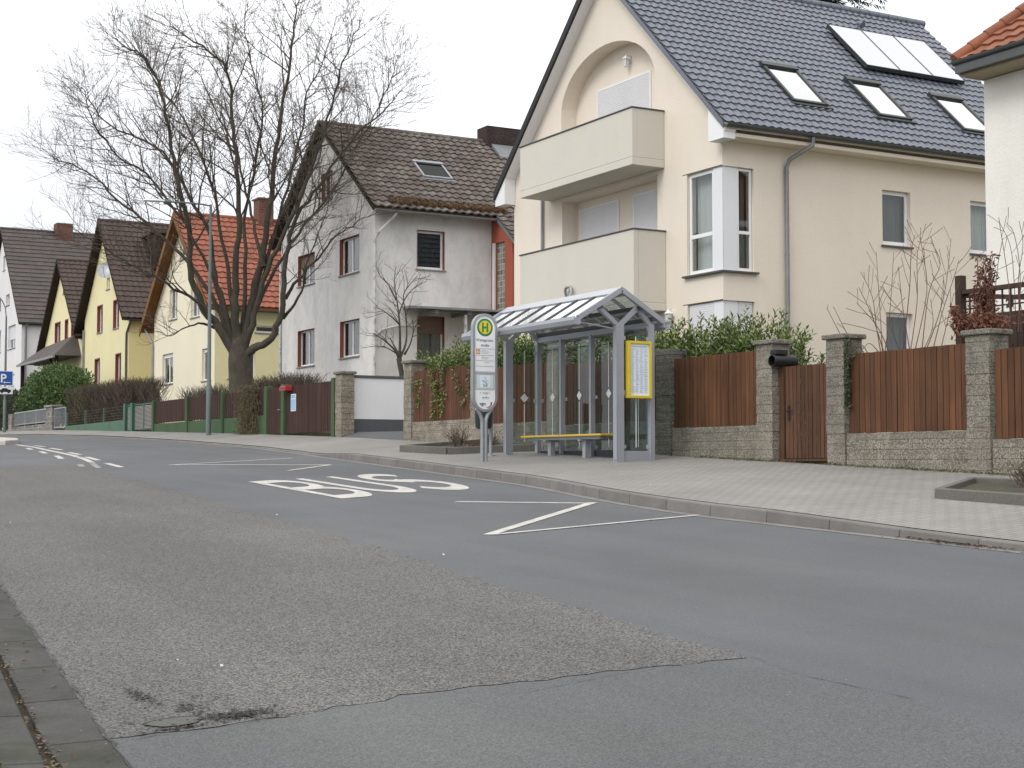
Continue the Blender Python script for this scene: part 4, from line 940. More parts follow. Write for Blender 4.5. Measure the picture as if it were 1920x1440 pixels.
mb = MB(); c = Vector((20.0,78.0,11.45)); ax = Vector((-.55,-.75,.35)).normalized(); u = ax.cross(Vector((0,0,1))).normalized(); v = u.cross(ax)
P = []
for j,(rr,hh) in enumerate(((0.001,0),(.22,.02),(.40,.075),(.45,.10),(.45,.11),(.38,.085),(.2,.035),(.001,.012))): 
    for k in range(20): t = 2*math.pi*k/20; q = c+ax*hh+(u*math.cos(t)+v*math.sin(t))*rr; mb.v.append(tuple(q))
for j in range(7):
    for k in range(20): a = j*20+k; b = j*20+(k+1)%20; mb.f.append((a,b,b+20,a+20))
mb.tube([c-v*.4+ax*.1,c+ax*.5],.015,6); mb.tube([c,Vector((20.45,78.2,11.3))],.03,6); mb.build('satellite_dish','galv',rd,smooth=50)
# --- narrower yellow house with a porch
et = dict(front='yellow',side='yellow_side',tile='tile_dark',slab='beam')
ew = [W((90.15,91.5),(8.57,9.83),mull=2,**mw), W((88.25,89.0),(8.57,9.82),**mw), W((86.72,87.45),(8.55,9.8),**mw), W((88.8,89.55),(11.4,12.2),**mw)]
Eh = gable_house('porch_house','yellow gabled house with a dark tiled porch roof, left of the satellite dish',20.5,28,84.95,94.75,3.0,89.65,13.4,1.02,1.02,.4,.0,.5,et,(.30,.40,.035,.05,6,1.0),ew)
re_ = Eh.root
mb = MB()
mb.hexa([(19.0,94.6,7.55),(19.0,85.0,7.55),(20.49,85.0,7.55),(20.49,94.6,7.55),(20.3,93.4,8.55),(20.3,86.0,8.75),(20.49,86.0,8.75),(20.49,93.4,8.55)])
o = mb.build('porch_roof','tile_grey',re_)
mb = MB(); mb.box((18.95,84.95,7.42),(19.05,94.7,7.545)); mb.build('gutter','zinc',o)
mb = MB(); mb.box((19.15,85.5,3),(19.35,85.7,7.54)); mb.build('post','beam',o); mb = MB(); mb.box((19.15,94.2,3),(19.35,94.4,7.54)); mb.build('post','beam',o); mb = MB(); mb.bar((19.25,85.68,6.2),(19.25,87.0,7.45),.14,.14); mb.build('brace','beam',o)
mb = MB(); mb.box((23.5,89.4,12.9),(24.3,90.2,14.6)); mb.build('chimney','chimney_red',re_)
# --- white house at the far end
ft = dict(front='white_render',side='white_render',tile='tile_grey',slab='beam')
nw = dict(sill='sill_grey',d=.14)
fwn = [W((102.8,105.2),(9.2,10.75),mull=2,shutter=.6,**nw), W((102.9,105.0),(6.0,7.5),mull=2,shutter=.5,**nw), W((104.9,106.1),(12.2,12.95),**nw), W((106.5,107.2),(14.7,15.7),**nw), W((107.6,109.2),(9.2,10.7),mull=2,**nw), W((107.8,109.4),(12.1,12.95),**nw)]
Fh = gable_house('white_house','whitish gabled house with a large grey brown roof at the far end of the row',20.5,30,100.9,113.5,3.0,107.2,17.6,1.06,1.06,.25,.25,.4,ft,(.34,.42,.02,.05,4,1.0),fwn)
downpipe(Fh.root,[(20.75,100.6,10.6),(20.75,100.8,10.2),(20.75,100.8,3.3)],.07,'zinc')
gutter(Fh.root,20.3,30,100.55,10.65,.08,'zinc_dark')
mb = MB(); mb.box((23.9,106.6,17.0),(25.0,107.6,18.2)); mb.build('chimney','chimney_red',Fh.root)
# --- roughcast house at the right edge: eaves to the street, hipped roof
rg = thing('roughcast_house','off white roughcast house with terracotta roof at the right edge','house',(20,12,1.2))
mb = MB(); Fac('x',20.0).wall(mb,rect(6,18.9,1.0,8.25)); Fac('y',18.9).wall(mb,rect(20,29,1.0,8.25)); Fac('y',6).wall(mb,rect(20,29,1.0,8.25)); Fac('x',29).wall(mb,rect(6,18.9,1.0,8.25)); mb.build('wall','offwhite',rg,fix=False)
mb = MB(); mb.box((19.50,5.5,8.26),(29.5,18.96,8.34)); mb.build('soffit',mat('tan soffit',(.36,.30,.22),.8),rg)
HK = .45
def hip_tiles():
    mb = MB(); mb.uv = []; ex,ey,ez,pitch = 19.42,18.98,8.50,.80; nc = 16; th = .34
    run = th/math.hypot(1,pitch)
    for j in range(nc):
        for s_,h0,vv in ((j,.045,j+.06),(j+1,.004,j+.94)):
            o = s_*run; y1 = ey-o*HK; m = 40*6
            for k in range(m+1):
                y = 5.0+(y1-5.0)*k/m; hw = .035*(.5+.5*math.cos(2*math.pi*y/.3))
                mb.v.append((ex+o-(h0+hw)*.62, y, ez+o*pitch+(h0+hw)*.78)); mb.uv.append((y/.3,vv))
    for r in range(nc*2-1):
        for k in range(240): a = r*241+k; mb.f.append((a,a+1,a+242,a+241))
    return mb
hip_tiles().build('roof','tile_orange',rg,smooth=40)
mb = MB(); o_ = 16*.34/math.hypot(1,.8)
mb.quad((19.42,18.98,8.5),(29.5,18.98,8.5),(29.5-o_,18.98-o_*HK,8.5+o_*.8),(19.42+o_,18.98-o_*HK,8.5+o_*.8)); mb.build('hip_slope','tile_orange',rg)
mb = MB(); p0 = Vector((19.40,18.98,8.55)); d = Vector((1,-HK,.8)).normalized(); k = 0
while k < 16: mb.tube([p0+d*.36*k,p0+d*(.36*k+.40)],[.12,.10],8); k += 1
mb.build('hip_tiles','tile_orange',rg,smooth=50)
mb = MB(); prof = []
for k in range(9): t = math.pi+math.pi*k/8; prof.append((19.40+.08*math.cos(t), 8.52+.08*math.sin(t)))
for k in range(8,-1,-1): t = math.pi+math.pi*k/8; prof.append((19.40+.07*math.cos(t), 8.522+.07*math.sin(t)))
mb.prism(prof, lambda a,b,d: (a,d,b), 5.0, 19.0); mb.box((19.38,5,8.3),(19.495,18.96,8.44)); mb.build('gutter','zinc_dark',rg,smooth=45)
text = text_mesh('21', .20, lambda a,b,d: (19.992-d, 18.38-a, 4.26+b), .012, 'CENTER', .004); text.build('house_number','black',rg)

# ------------------------------------------------------------------ walls, fences, gates
rp = random.Random(21)
def pillar(par, y0, y1, top, m='block', cap=True, x0=15.6, x1=15.97, capm='cap'):
    ym = (y0+y1)/2; mb = MB(); rr = random.Random(int(y0*31)); z = pz(15.6,ym)-.25; zt = top-(.075 if cap else 0)
    while z < zt-.01:                   # one course after another, each a hair in or out
        z1 = min(z+.145,zt); e_ = rr.uniform(-.005,.005)
        mb.box((x0+e_,y0+e_,z),(x1-e_,y1-e_,z1-.004)); mb.box((x0+.014,y0+.014,z1-.004),(x1-.014,y1-.014,z1)); z = z1
    o = mb.build('pillar',m,par,bevel=.011)
    if cap:
        mb = MB(); mb.box((x0-.05,y0-.05,zt+.001),(x1+.05,y1+.05,top)); mb.build('pillar_cap',capm,o,bevel=.018)
    return o
def basewall(par, y0, y1, top, m='block', x0=15.63, x1=15.93):
    mb = MB(); rr = random.Random(int(y0*17)); z = pz(15.6,min(y0,y1))-.25
    while z < top-.01:
        z1 = min(z+.145,top); e_ = rr.uniform(-.004,.004); mb.box((x0+e_,y0,z),(x1,y1,z1-.004)); mb.box((x0+.014,y0,z1-.004),(x1-.014,y1,z1)); z = z1
    return mb.build('base_wall',m,par,bevel=.006)
def planks(par, y0, y1, z0, z1, pitch=.112, x=15.67, m='plank', name='plank_panel', gap=.010, slope=0, cut=None):
    mb = MB(); n = max(1,round((y1-y0)/pitch)); p = (y1-y0)/n
    for k in range(n):
        a = y0+p*k; j = rp.uniform(-.004,.004); e_ = rp.uniform(-.004,.004); zz_ = slope*(a-y0)
        mb.box((x+e_,a+gap/2,z0+zz_+rp.uniform(-.003,.003)),(x+.022+e_,a+p-gap/2,z1+zz_+j))
    o = mb.build(name,m,par,bevel=.003)
    mb = MB(); h = z1-z0
    for q in (.14,.86): mb.hexa([(x+.028,y0,z0+h*q-.04),(x+.07,y0,z0+h*q-.04),(x+.07,y1,z0+h*q-.04+slope*(y1-y0)),(x+.028,y1,z0+h*q-.04+slope*(y1-y0)),(x+.028,y0,z0+h*q+.04),(x+.07,y0,z0+h*q+.04),(x+.07,y1,z0+h*q+.04+slope*(y1-y0)),(x+.028,y1,z0+h*q+.04+slope*(y1-y0))])
    mb.build('rail',m,o)
    return o
ft_ = thing('garden_wall','pebble block wall with square pillars and brown plank panels along the pavement by the shelter','wall',(15.75,22,1.6))
for y0,y1,t,m,c in ((14.73,15.15,3.42,'block',1),(17.60,18.0,3.565,'block',1),(19.30,19.70,3.60,'block',1),(22.12,22.55,3.64,'block_dark',0),(25.95,26.4,3.95,'block_warm',1),(29.2,29.68,3.98,'block_warm',1),(32.67,33.08,4.06,'block_warm',1),(11.2,11.6,3.28,'block',1),(7.6,8.0,3.14,'block',1)): pillar(ft_,y0,y1,t,m,c)
for y0,y1,z0,z1,m,wm,pt in ((11.61,14.72,1.935,3.135,'plank','block',.112),(15.16,17.59,2.06,3.25,'plank','block',.112),(19.71,22.10,2.235,3.45,'plank','block',.112),(22.56,25.94,2.37,3.55,'plank','block',.112),
      (26.41,29.19,2.46,3.66,'plank_red','block_warm',.098),(29.69,32.66,2.59,3.79,'plank_red','block_warm',.098),(8.01,11.19,1.82,3.02,'plank','block',.112)):
    basewall(ft_,y0,y1,z0-.004,wm); planks(ft_,y0+.03,y1-.02,z0,z1,pt,m=m)
# pedestrian gate
g = thing('garden_gate','scuffed brown plank garden gate between two stone pillars','gate',(15.75,18.6,1.65))
o = planks(g,18.03,19.14,1.69,3.15,.092,x=15.74,m='gatewood',name='gate_planks',gap=.012)
mb = MB(); mb.box((15.72,19.16,1.66),(15.80,19.27,3.16)); mb.build('gate_post','gatewood',g,bevel=.004)
mb = MB(); mb.box((15.725,19.02,2.30),(15.739,19.07,2.52)); mb.tube([(15.735,19.045,2.44),(15.68,19.045,2.44),(15.68,18.93,2.44)],.011,8); mb.build('handle','black_metal',g)
mb = MB(); mb.box((15.70,18.02,1.645),(15.9,19.28,1.68)); mb.build('threshold','gatewood',g)
mb = MB(); rr = random.Random(4)
for k in range(70):
    y = rr.gauss(18.75,.17); z = rr.gauss(2.38,.14) if k < 45 else rr.gauss(1.92,.09); h = abs(rr.gauss(0,.06))+.015
    mb.box((15.7330,y,z),(15.7355,y+rr.uniform(.003,.010),z+h))
mb.build('scuffed_patch','gate_pale',g)
# newspaper tube with letter box on the pillar
g = thing('newspaper_tube','black newspaper tube with a small letter box on top, fixed to a gate pillar','mailbox',(15.7,19.2,3.3))
mb = MB(); ax_,cz = 19.20,3.245; P = []
for x_,r_ in ((15.52,.092),(15.53,.098),(15.98,.098),(15.985,.08),(15.985,.002)): P.append((x_,r_))
for x_,r_ in P:
    for k in range(18): t = 2*math.pi*k/18; mb.v.append((x_,ax_+r_*math.cos(t),cz+r_*math.sin(t)))
for x_,r_ in ((15.52,.082),(15.85,.082),(15.85,.002)):
    for k in range(18): t = 2*math.pi*k/18; mb.v.append((x_,ax_+r_*math.cos(t),cz+r_*math.sin(t)))
for j in (0,1,2,3,5,6):
    for k in range(18): a = j*18+k; b = j*18+(k+1)%18; mb.f.append((a,b,b+18,a+18))
for k in range(18): a = k; b = (k+1)%18; mb.f.append((a,b,b+90,a+90))
mb.build('tube','black_metal',g,smooth=40)
mb = MB(); mb.box((15.56,19.13,3.345),(15.80,19.29,3.42)); mb.build('letter_slot_box','black_metal',g,bevel=.008)

# white wall beside the drive
g = thing('drive_wall','smooth white wall with grey plinth and grey coping beside the driveway','wall',(18,37.05,2.4))
mb = MB(); mb.box((15.99,37.0,2.0),(21,37.2,2.78)); mb.build('plinth','grey_plinth',g)
mb = MB(); mb.box((15.99,37.01,2.781),(21,37.19,3.86)); mb.build('wall','white_wall',g)
mb = MB(); mb.box((15.985,36.98,3.861),(21,37.22,3.935)); mb.build('coping','grey_plinth',g,bevel=.01)
g = thing('gate_pillar','stone block pillar with a flat cap between the white wall and the brown gate','pillar',(15.8,37,2.3))
pillar(g,36.88,37.28,4.02,'block_warm',True)
mb = MB(); dq = [(15.63,lambda y: pz(15.6,y)+.002),(16.1,lambda y: .905+f(y)+.135),(21,lambda y: .905+f(y)+.30)]
for (xa_,za_),(xb_,zb2) in zip(dq,dq[1:]):
    for ya_,yb_ in ((33.1,36),(36,37)): mb.quad((xa_,ya_,za_(ya_)),(xb_,ya_,zb2(ya_)),(xb_,yb_,zb2(yb_)),(xa_,yb_,za_(yb_)))
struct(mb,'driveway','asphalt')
# green and brown fence
gf = thing('picket_fence','brown picket fence with green posts on a green concrete base under the big tree','fence',(15.7,46,2.5))
def gpost(par,y,top=3.87,w_=.22,m='green_paint',x=15.6):
    mb = MB(); mb.box((x,y-w_/2,pz(15.6,y)-.2),(x+w_,y+w_/2,top)); return mb.build('post',m,par,bevel=.012)
def gbase(par,y0,y1,top,m='green_paint',top1=None):
    mb = MB(); t1 = top if top1 is None else top1; mb.hexa([(15.64,y0,pz(15.6,y0)-.3),(15.80,y0,pz(15.6,y0)-.3),(15.80,y1,pz(15.6,y1)-.3),(15.64,y1,pz(15.6,y1)-.3),(15.64,y0,top),(15.80,y0,top),(15.80,y1,t1),(15.64,y1,t1)]); return mb.build('base_wall',m,par,bevel=.008)
for y in (37.47,41.18,42.57,46.5,50.2,54.15): gpost(gf,y)
for a,b in ((42.69,46.38),(46.62,50.08),(50.32,54.03)):
    gbase(gf,a,b,3.03); planks(gf,a+.02,b-.02,3.05,3.82,.088,m='picket',name='picket_panel',gap=.022)
g = thing('drive_gate','dark brown double picket gate with slanting top between green posts','gate',(15.7,39.3,2.4))
for a,b in ((37.60,39.30),(39.32,41.05)): planks(g,a,b,2.46,3.80,.085,x=15.66,m='picket',name='gate_leaf',gap=.020)
g = thing('side_gate','narrow dark brown picket gate beside the double gate','gate',(15.7,41.9,2.4))
planks(g,41.31,42.44,2.46,3.80,.085,x=15.66,m='picket',name='gate_leaf',gap=.020)
mb = MB(); mb.tube([(15.65,41.42,3.15),(15.61,41.42,3.15),(15.61,41.55,3.15)],.012,6); mb.build('handle','galv',g)
g = thing('letter_box','red letter box with a sloped lid on the dark brown double gate','mailbox',(15.55,40.75,3.6))
mb = MB(); mb.prism([(40.52,3.66),(40.98,3.66),(40.98,3.74),(40.9,3.80),(40.52,3.80)], lambda a,b,d: (15.655-d,a,b), 0, .22); mb.build('box','red_metal',g,bevel=.01)
mb = MB(); mb.box((15.425,40.57,3.72),(15.4349,40.88,3.74)); mb.build('slot','black',g)
g = thing('notice_board','small pale blue notice fixed to the dark brown gate under the red letter box','sign',(15.65,40.5,3.2))
mb = MB(); mb.box((15.635,40.22,3.08),(15.655,40.58,3.56)); mb.build('board','white',g)
mb = MB(); mb.box((15.6325,40.24,3.10),(15.6345,40.56,3.42)); mb.box((15.632,40.24,3.44),(15.634,40.56,3.54)); mb.build('print',mat('sky blue print',(.25,.45,.65),.5,bump=0),g)
# green gate with pale slats
g = thing('slat_gate','green framed gate with pale horizontal slats between green posts','gate',(15.7,56.5,2.7))
for y in (57.95,56.95): gpost(g,y,3.88,.24,'green_metal')
for a,b,n in ((54.30,55.55,18),(55.57,56.80,18),(57.10,57.80,18)):
    mb = MB(); z0,z1 = 2.86,3.82
    mb.box((15.68,a,z0),(15.72,a+.045,z1)); mb.box((15.68,b-.045,z0),(15.72,b,z1)); mb.box((15.68,a+.045,z0),(15.72,b-.045,z0+.04)); mb.box((15.68,a+.045,z1-.04),(15.72,b-.045,z1)); o = mb.build('gate_frame','green_metal',g)
    mb = MB()
    for k in range(n): z = z0+.05+(z1-z0-.11)*k/n; mb.box((15.695,a+.046,z),(15.705,b-.046,z+.028))
    mb.build('slats','sill_grey',o)
g = thing('wire_fence','low faded green concrete wall carrying thin wire fence in front of the bare hedge','fence',(15.7,63,2.9))
gbase(g,58.07,67.6,3.28,'green_pale',3.24)
for y in (61.3,64.3,67.55): mb = MB(); mb.box((15.68,y-.04,3.1),(15.75,y+.04,3.84)); mb.build('post','green_pale',g)
mb = MB()
for k in range(5): mb.tube([(15.66,58.1,3.36+k*.11),(15.66,67.5,3.33+k*.11)],.0035,4)
mb.build('wire','zinc_dark',g)
g = thing('metal_gate','small grey metal garden gate beside a rough stone pillar','gate',(15.7,69,3))
mb = MB()
for a,b,c,d in ((67.75,67.8,3.2,4.1),(69.9,69.95,3.2,4.1)): mb.box((15.68,a,c),(15.72,b,d))
mb.box((15.68,67.8,3.2),(15.72,69.9,3.25)); mb.box((15.68,67.8,4.05),(15.72,69.9,4.1)); mb.build('frame','galv',g)
mb = MB()
for k in range(14): y = 67.9+2.0*k/13; mb.box((15.693,y-.012,3.251),(15.707,y+.012,4.049))
mb.build('bars','galv',g)
g = thing('stone_wall','low rubble stone wall with grey railing and stone pillars at the far end','wall',(15.7,75.5,3.1))
mb = MB(); mb.box((15.62,70.05,2.8),(16.0,71.3,4.18)); o = mb.build('pillar','rubble',g,bevel=.02); mb = MB(); mb.box((15.57,69.9,4.181),(16.05,71.45,4.26)); mb.build('pillar_cap','sill_grey',o)
mb = MB(); mb.box((15.62,79.0,2.8),(16.0,79.8,4.10)); mb.build('pillar','rubble',g,bevel=.02)
mb = MB(); mb.box((15.64,71.31,2.8),(15.95,78.99,3.44)); mb.build('base_wall','rubble',g)
mb = MB(); mb.box((15.75,71.35,4.10),(15.79,78.95,4.16)); mb.box((15.75,71.35,3.52),(15.79,78.95,3.57))
for y in (71.4,74,76.5,78.9): mb.box((15.755,y-.03,3.45),(15.785,y+.03,4.099))
mb.build('railing','galv',g)
mb = MB()
for k in range(60): y = 71.5+7.4*k/60; mb.box((15.765,y,3.571),(15.775,y+.05,4.099))
mb.build('mesh_panel','zinc',g)
# planting beds with concrete edging
def bed(label, pts, z0, h):
    g = thing('planting_bed',label,'planting bed',(sum(p[0] for p in pts)/len(pts),sum(p[1] for p in pts)/len(pts),z0))
    mb = MB(); n = len(pts)
    for k in range(n):
        a,b = Vector(pts[k]),Vector(pts[(k+1)%n]); d = (b-a).normalized(); nr = Vector((-d.y,d.x))*.09; a = a+d*.0; b = b-d*.09
        P = [a,b,b+nr,a+nr]; mb.hexa([(q.x,q.y,pz(q.x,q.y)-.1) for q in P]+[(q.x,q.y,pz(q.x,q.y)+h) for q in P])
    mb.build('edging',mat('concrete edging',(.125,.118,.105),.9,var=.15,fine=.15,bump=.3),g,bevel=.012)
    c = Vector((sum(p[0] for p in pts)/n,sum(p[1] for p in pts)/n)); ins = [Vector(p)+(c-Vector(p)).normalized()*.09 for p in pts]
    mb = MB(); mb.quad(*[(q.x,q.y,pz(q.x,q.y)+h*.45) for q in ins]); mb.build('soil','soil',g)
    return g
bed('grey edged planting bed with dry shrubs left of the bus shelter',[(13.30,28.4),(13.42,26.45),(15.0,25.75),(15.5,28.9)],1.7,.14)
bed('grey edged planting bed on the pavement at the right edge',[(12.58,12.72),(12.95,8.2),(15.2,8.6),(14.0,13.55)],1.2,.115)

# ------------------------------------------------------------------ bus shelter
sh_ = thing('bus_shelter','grey steel bus shelter with glass walls and a ridged glass roof','bus shelter',(14.3,23.3,1.7))
SY0,SY1 = 21.40,25.18; XF,XB = 14.05,14.72; RX,RZ = 14.05,4.53; EX0,EX1,EZ = 13.20,14.90,3.99
gz = lambda y: pz(14.3,y)
def post(x,y,w_,d_,z1,m='steel'):
    mb = MB(); mb.box((x-w_/2,y-d_/2,gz(y)-.05),(x+w_/2,y+d_/2,z1)); mb.box((x-w_/2-.012,y-d_/2-.006,gz(y)+.02),(x-w_/2-.001,y+d_/2-.03,z1-.02))
    o = mb.build('post',m,sh_,bevel=.006); return o
for y in (SY0,SY1):
    post(XF,y,.15,.12,3.93); post(XB-.02,y,.085,.12,3.96)
for y in (22.32,23.26,24.30): post(XB-.02,y,.085,.085,3.96)
for y in (SY0,SY1):                       # forked braces from the post heads to the purlins
    mb = MB()
    for a,b in (((XF,3.90),(13.66,4.20)),((XF,3.90),(14.42,4.22)),((XB-.02,3.93),(14.46,4.20)),((XF-.1,3.86),(13.22,3.95))):
        t = .075 if a[0]!=XF-.1 else .022
        mb.bar((a[0],y,a[1]),(b[0],y,b[1]),t,t)
    mb.build('brace','steel',sh_,bevel=.004)
for x,z in ((13.36,4.03),(13.64,4.215),(14.44,4.225),(14.70,4.045)): mb = MB(); mb.box((x-.03,SY0-.12,z-.035),(x+.03,SY1+.12,z+.03)); mb.build('purlin','steel_dark',sh_,bevel=.004)
mb = MB(); mb.box((XB-.06,SY0,3.90),(XB+.03,SY1,4.0)); mb.build('wall_rail','steel',sh_,bevel=.004)
Y0,Y1 = 21.28,25.22
for k in range(8):                        # rafters: edge pieces and glazing bars
    mb = MB(); y = Y0+.03+(Y1-Y0-.06)*k/7; wd = .075 if k in (0,7) else .035; hh = .085 if k in (0,7) else .03
    for ex in (EX0,EX1): mb.bar((ex,y,EZ+.01),(RX,y,RZ-.02),wd,hh)
    o = mb.build('rafter','steel',sh_,bevel=.003); mb = MB()
    for ex in (EX0,EX1): mb.bar((ex,y,EZ+.035),(RX,y,RZ+.005),.03,.022)
    mb.build('glazing_bar','steel_dark',o)
mb = MB()
for s_,ex in ((-1,EX0),(1,EX1)): mb.hexa([(RX,Y0,RZ+.012),(RX+s_*.17,Y0,RZ-.105),(RX+s_*.17,Y1,RZ-.105),(RX,Y1,RZ+.012),(RX,Y0,RZ+.03),(RX+s_*.18,Y0,RZ-.09),(RX+s_*.18,Y1,RZ-.09),(RX,Y1,RZ+.03)])
mb.build('ridge_cap','steel_light',sh_)
for k in range(7):
    y = Y0+.03+(Y1-Y0-.06)*k/7; y2 = Y0+.03+(Y1-Y0-.06)*(k+1)/7
    for ex in (EX0,EX1):
        mb = MB(); mb.hexa([(ex,y+.02,EZ+.018),(ex,y2-.02,EZ+.018),(RX,y2-.02,RZ-.012),(RX,y+.02,RZ-.012),(ex,y+.02,EZ+.026),(ex,y2-.02,EZ+.026),(RX,y2-.02,RZ-.004),(RX,y+.02,RZ-.004)]); mb.build('roof_pane','roof_glass',sh_)
mb = MB(); prof = [(EX0-.10,EZ+.03),(EX0-.115,EZ-.03),(EX0-.09,EZ-.10),(EX0-.02,EZ-.115),(EX0+.02,EZ-.08),(EX0+.02,EZ+.01),(EX0+.01,EZ+.01),(EX0+.008,EZ-.07),(EX0-.03,EZ-.10),(EX0-.08,EZ-.088),(EX0-.10,EZ-.028),(EX0-.088,EZ+.03)]
mb.prism(prof, lambda a,b,d: (a,d,b), Y0-.03, Y1+.03); mb.box((EX0-.1,Y0-.034,EZ-.10),(EX0+.018,Y0-.031,EZ+.01)); mb.build('gutter','steel',sh_)
mb = MB(); prof = [(2*RX-a+.0,b) for a,b in prof]; mb.prism(prof, lambda a,b,d: (a,d,b), Y0-.03, Y1+.03); mb.build('gutter','steel',sh_)
def diamond(mb, P, c, s_):
    a,z = c; mb.quad(P(a-s_,z),P(a,z-s_*1.05),P(a+s_,z),P(a,z+s_*1.05))
def glass_bay(P, a0, a1, z0, z1, th):
    mb = MB(); mb.hexa([P(a0,z0,0),P(a1,z0,0),P(a1,z0,th),P(a0,z0,th),P(a0,z1,0),P(a1,z1,0),P(a1,z1,th),P(a0,z1,th)]); g = mb.build('glass_panel','shelter_glass',sh_)
    mb = MB(); m = (a0+a1)/2
    Q = lambda a,z: P(a,z,-.002)
    for p,q in ((z0+.05,2.74),(2.96,z1-.12)): mb.quad(Q(m-.009,p),Q(m+.009,p),Q(m+.009,q),Q(m-.009,q))
    diamond(mb,Q,(m,2.85),.085); mb.build('marking','etch',g,fix=False)
    mb = MB()
    for a in (a0+.015,a1-.015):
        for z in (z0+.06,2.80,z1-.15): 
            q0 = P(a-.02,z-.03,-.012); q1 = P(a+.02,z+.03,.016); mb.box(tuple(map(min,q0,q1)),tuple(map(max,q0,q1)))
    mb.build('clip','steel_light',g)
bk = (SY0+.03,22.28,22.36,23.22,23.30,24.26,24.34,SY1-.05)
for k in range(4): glass_bay(lambda a,z,d=0: (XB+.035+d,a,z), bk[2*k]+.01, bk[2*k+1]-.01, gz(23)+.14, 3.88, .01)
for y in (SY0,SY1): glass_bay(lambda a,z,d=0: (a,y+d,z), XF+.10, XB-.075, gz(y)+.185, 3.86, .01)
mb = MB(); mb.box((XF+.076,SY0-.035,gz(SY0)-.04),(XB-.065,SY0+.035,gz(SY0)+.175)); mb.build('kick_plate','steel',sh_,bevel=.004)
mb = MB(); mb.box((XB,SY0+.06,gz(SY0)+.08),(XB+.05,SY1-.06,gz(SY1)+.06)); mb.build('floor_rail','steel_dark',sh_)
tt = MB(); z0,z1 = 2.70,3.66; x0,x1 = 14.175,14.645; yy = 21.335
for a,b,c,d in ((x0,x0+.045,z0,z1),(x1-.045,x1,z0,z1),(x0+.045,x1-.045,z0,z0+.045),(x0+.045,x1-.045,z1-.045,z1)): tt.box((a,yy-.06,c),(b,yy+.05,d))
tc_ = tt.build('timetable_case','yellow_paint',sh_,bevel=.004)
mb = MB(); mb.box((x0+.046,yy-.030,z0+.046),(x1-.046,yy-.020,z1-.046)); mb.build('sheet','paper',tc_)
mb = MB(); rr = random.Random(2); ny = yy-.0325
mb.box((x0+.075,ny,z1-.105),(x1-.075,ny+.002,z1-.085))
for col in range(4):
    cx = x0+.065+col*.088; z = z1-.13
    while z > z0+.09:
        if rr.random() < .22: mb.box((cx,ny,z),(cx+.078,ny+.002,z+.006)); z -= .018
        else:
            mb.box((cx+.004,ny,z),(cx+rr.uniform(.04,.074),ny+.002,z+.0026)); z -= .0105
mb.build('print',mat('timetable print',(.42,.48,.56),.6,bump=0,fine=0),tc_)
g = thing('bench','yellow slatted bench on grey legs inside the bus shelter','bench',(14.4,23.5,1.7))
mb = MB()
for x in (14.20,14.32,14.44): mb.box((x,22.2,2.09),(x+.105,23.58,2.125)); mb.box((x,23.6,2.09),(x+.105,24.98,2.125))
mb.build('seat','bench_yellow',g,bevel=.006)
mb = MB(); mb.box((14.28,22.35,2.035),(14.34,24.85,2.088)); mb.box((14.42,22.35,2.035),(14.48,24.85,2.088)); mb.build('seat_frame','steel',g)
for y in (22.95,24.15):
    mb = MB(); mb.box((14.33,y-.05,gz(y)-.03),(14.43,y+.05,2.034)); mb.box((14.22,y-.03,2.0),(14.54,y+.03,2.033)); mb.build('leg','steel',g,bevel=.005)

# ------------------------------------------------------------------ bus stop sign
sg = thing('bus_stop_sign','tall white bus stop sign with a green and yellow H on a forked grey pole','bus stop sign',(12.79,23.8,1.65))
SX,SYs = 12.79,23.8; zb_,zt_ = 2.52,4.26; hw = .245
def capsule(hw_, z0, z1, rb, n=14):
    top = [(SX+hw_*math.cos(t),z1-hw_+hw_*math.sin(t)) for t in [math.pi*k/n for k in range(n+1)]]
    bot = [(SX-rb*.0-hw_*math.cos(t),z0+hw_*1.05-hw_*1.05*math.sin(t)) for t in [math.pi*k/n for k in range(n+1)]]
    return top+bot
P3 = lambda a,b,d: (a,SYs-d,b)
outer,inner = capsule(hw,zb_,zt_,hw),capsule(hw-.042,zb_+.045,zt_-.045,hw)
mb = MB(); n = len(outer); 
for d in (-.045,.045):
    i = len(mb.v); mb.v += [P3(a,b,d) for a,b in outer]+[P3(a,b,d) for a,b in inner]
    for k in range(n): mb.f.append((i+k,i+(k+1)%n,i+n+(k+1)%n,i+n+k))
for loop in (0,n):
    for k in range(n): a,b = loop+k,loop+(k+1)%n; mb.f.append((a,b,2*n+b,2*n+a))
mb.build('frame','galv',sg,smooth=50)
def band(z0, z1, m, name, d=.030):
    """slice of the inner capsule between two heights"""
    poly = []
    for k in range(n):
        (a,b),(c,e_) = inner[k],inner[(k+1)%n]
        if z0 <= b <= z1: poly.append((a,b))
        for zc in ((z0,z1) if e_ > b else (z1,z0)):
            if (b-zc)*(e_-zc) < 0: poly.append((a+(c-a)*(zc-b)/(e_-b),zc))
    mb = MB(); mb.prism(poly,P3,-.02,d); return mb.build(name,m,sg)
face = band(3.235,4.3,'sign_white','name_panel'); mid = band(2.905,3.234,'sign_grey','map_case',.034); low_ = band(2.4,2.904,'sign_white','logo_panel')
def disc(cx,cz,r,d,m,name,par,r2=0):
    mb = MB(); N = 40
    if r2 == 0: mb.prism([(cx+r*math.cos(2*math.pi*k/N),cz+r*math.sin(2*math.pi*k/N)) for k in range(N)],P3,d,d+.002)
    else:
        for k in range(N):
            t0,t1 = 2*math.pi*k/N,2*math.pi*(k+1)/N
            mb.quad(*[P3(cx+q*math.cos(t),cz+q*math.sin(t),d+.002) for q,t in ((r,t0),(r,t1),(r2,t1),(r2,t0))])
    return mb.build(name,m,par,fix=False)
hz = 4.012
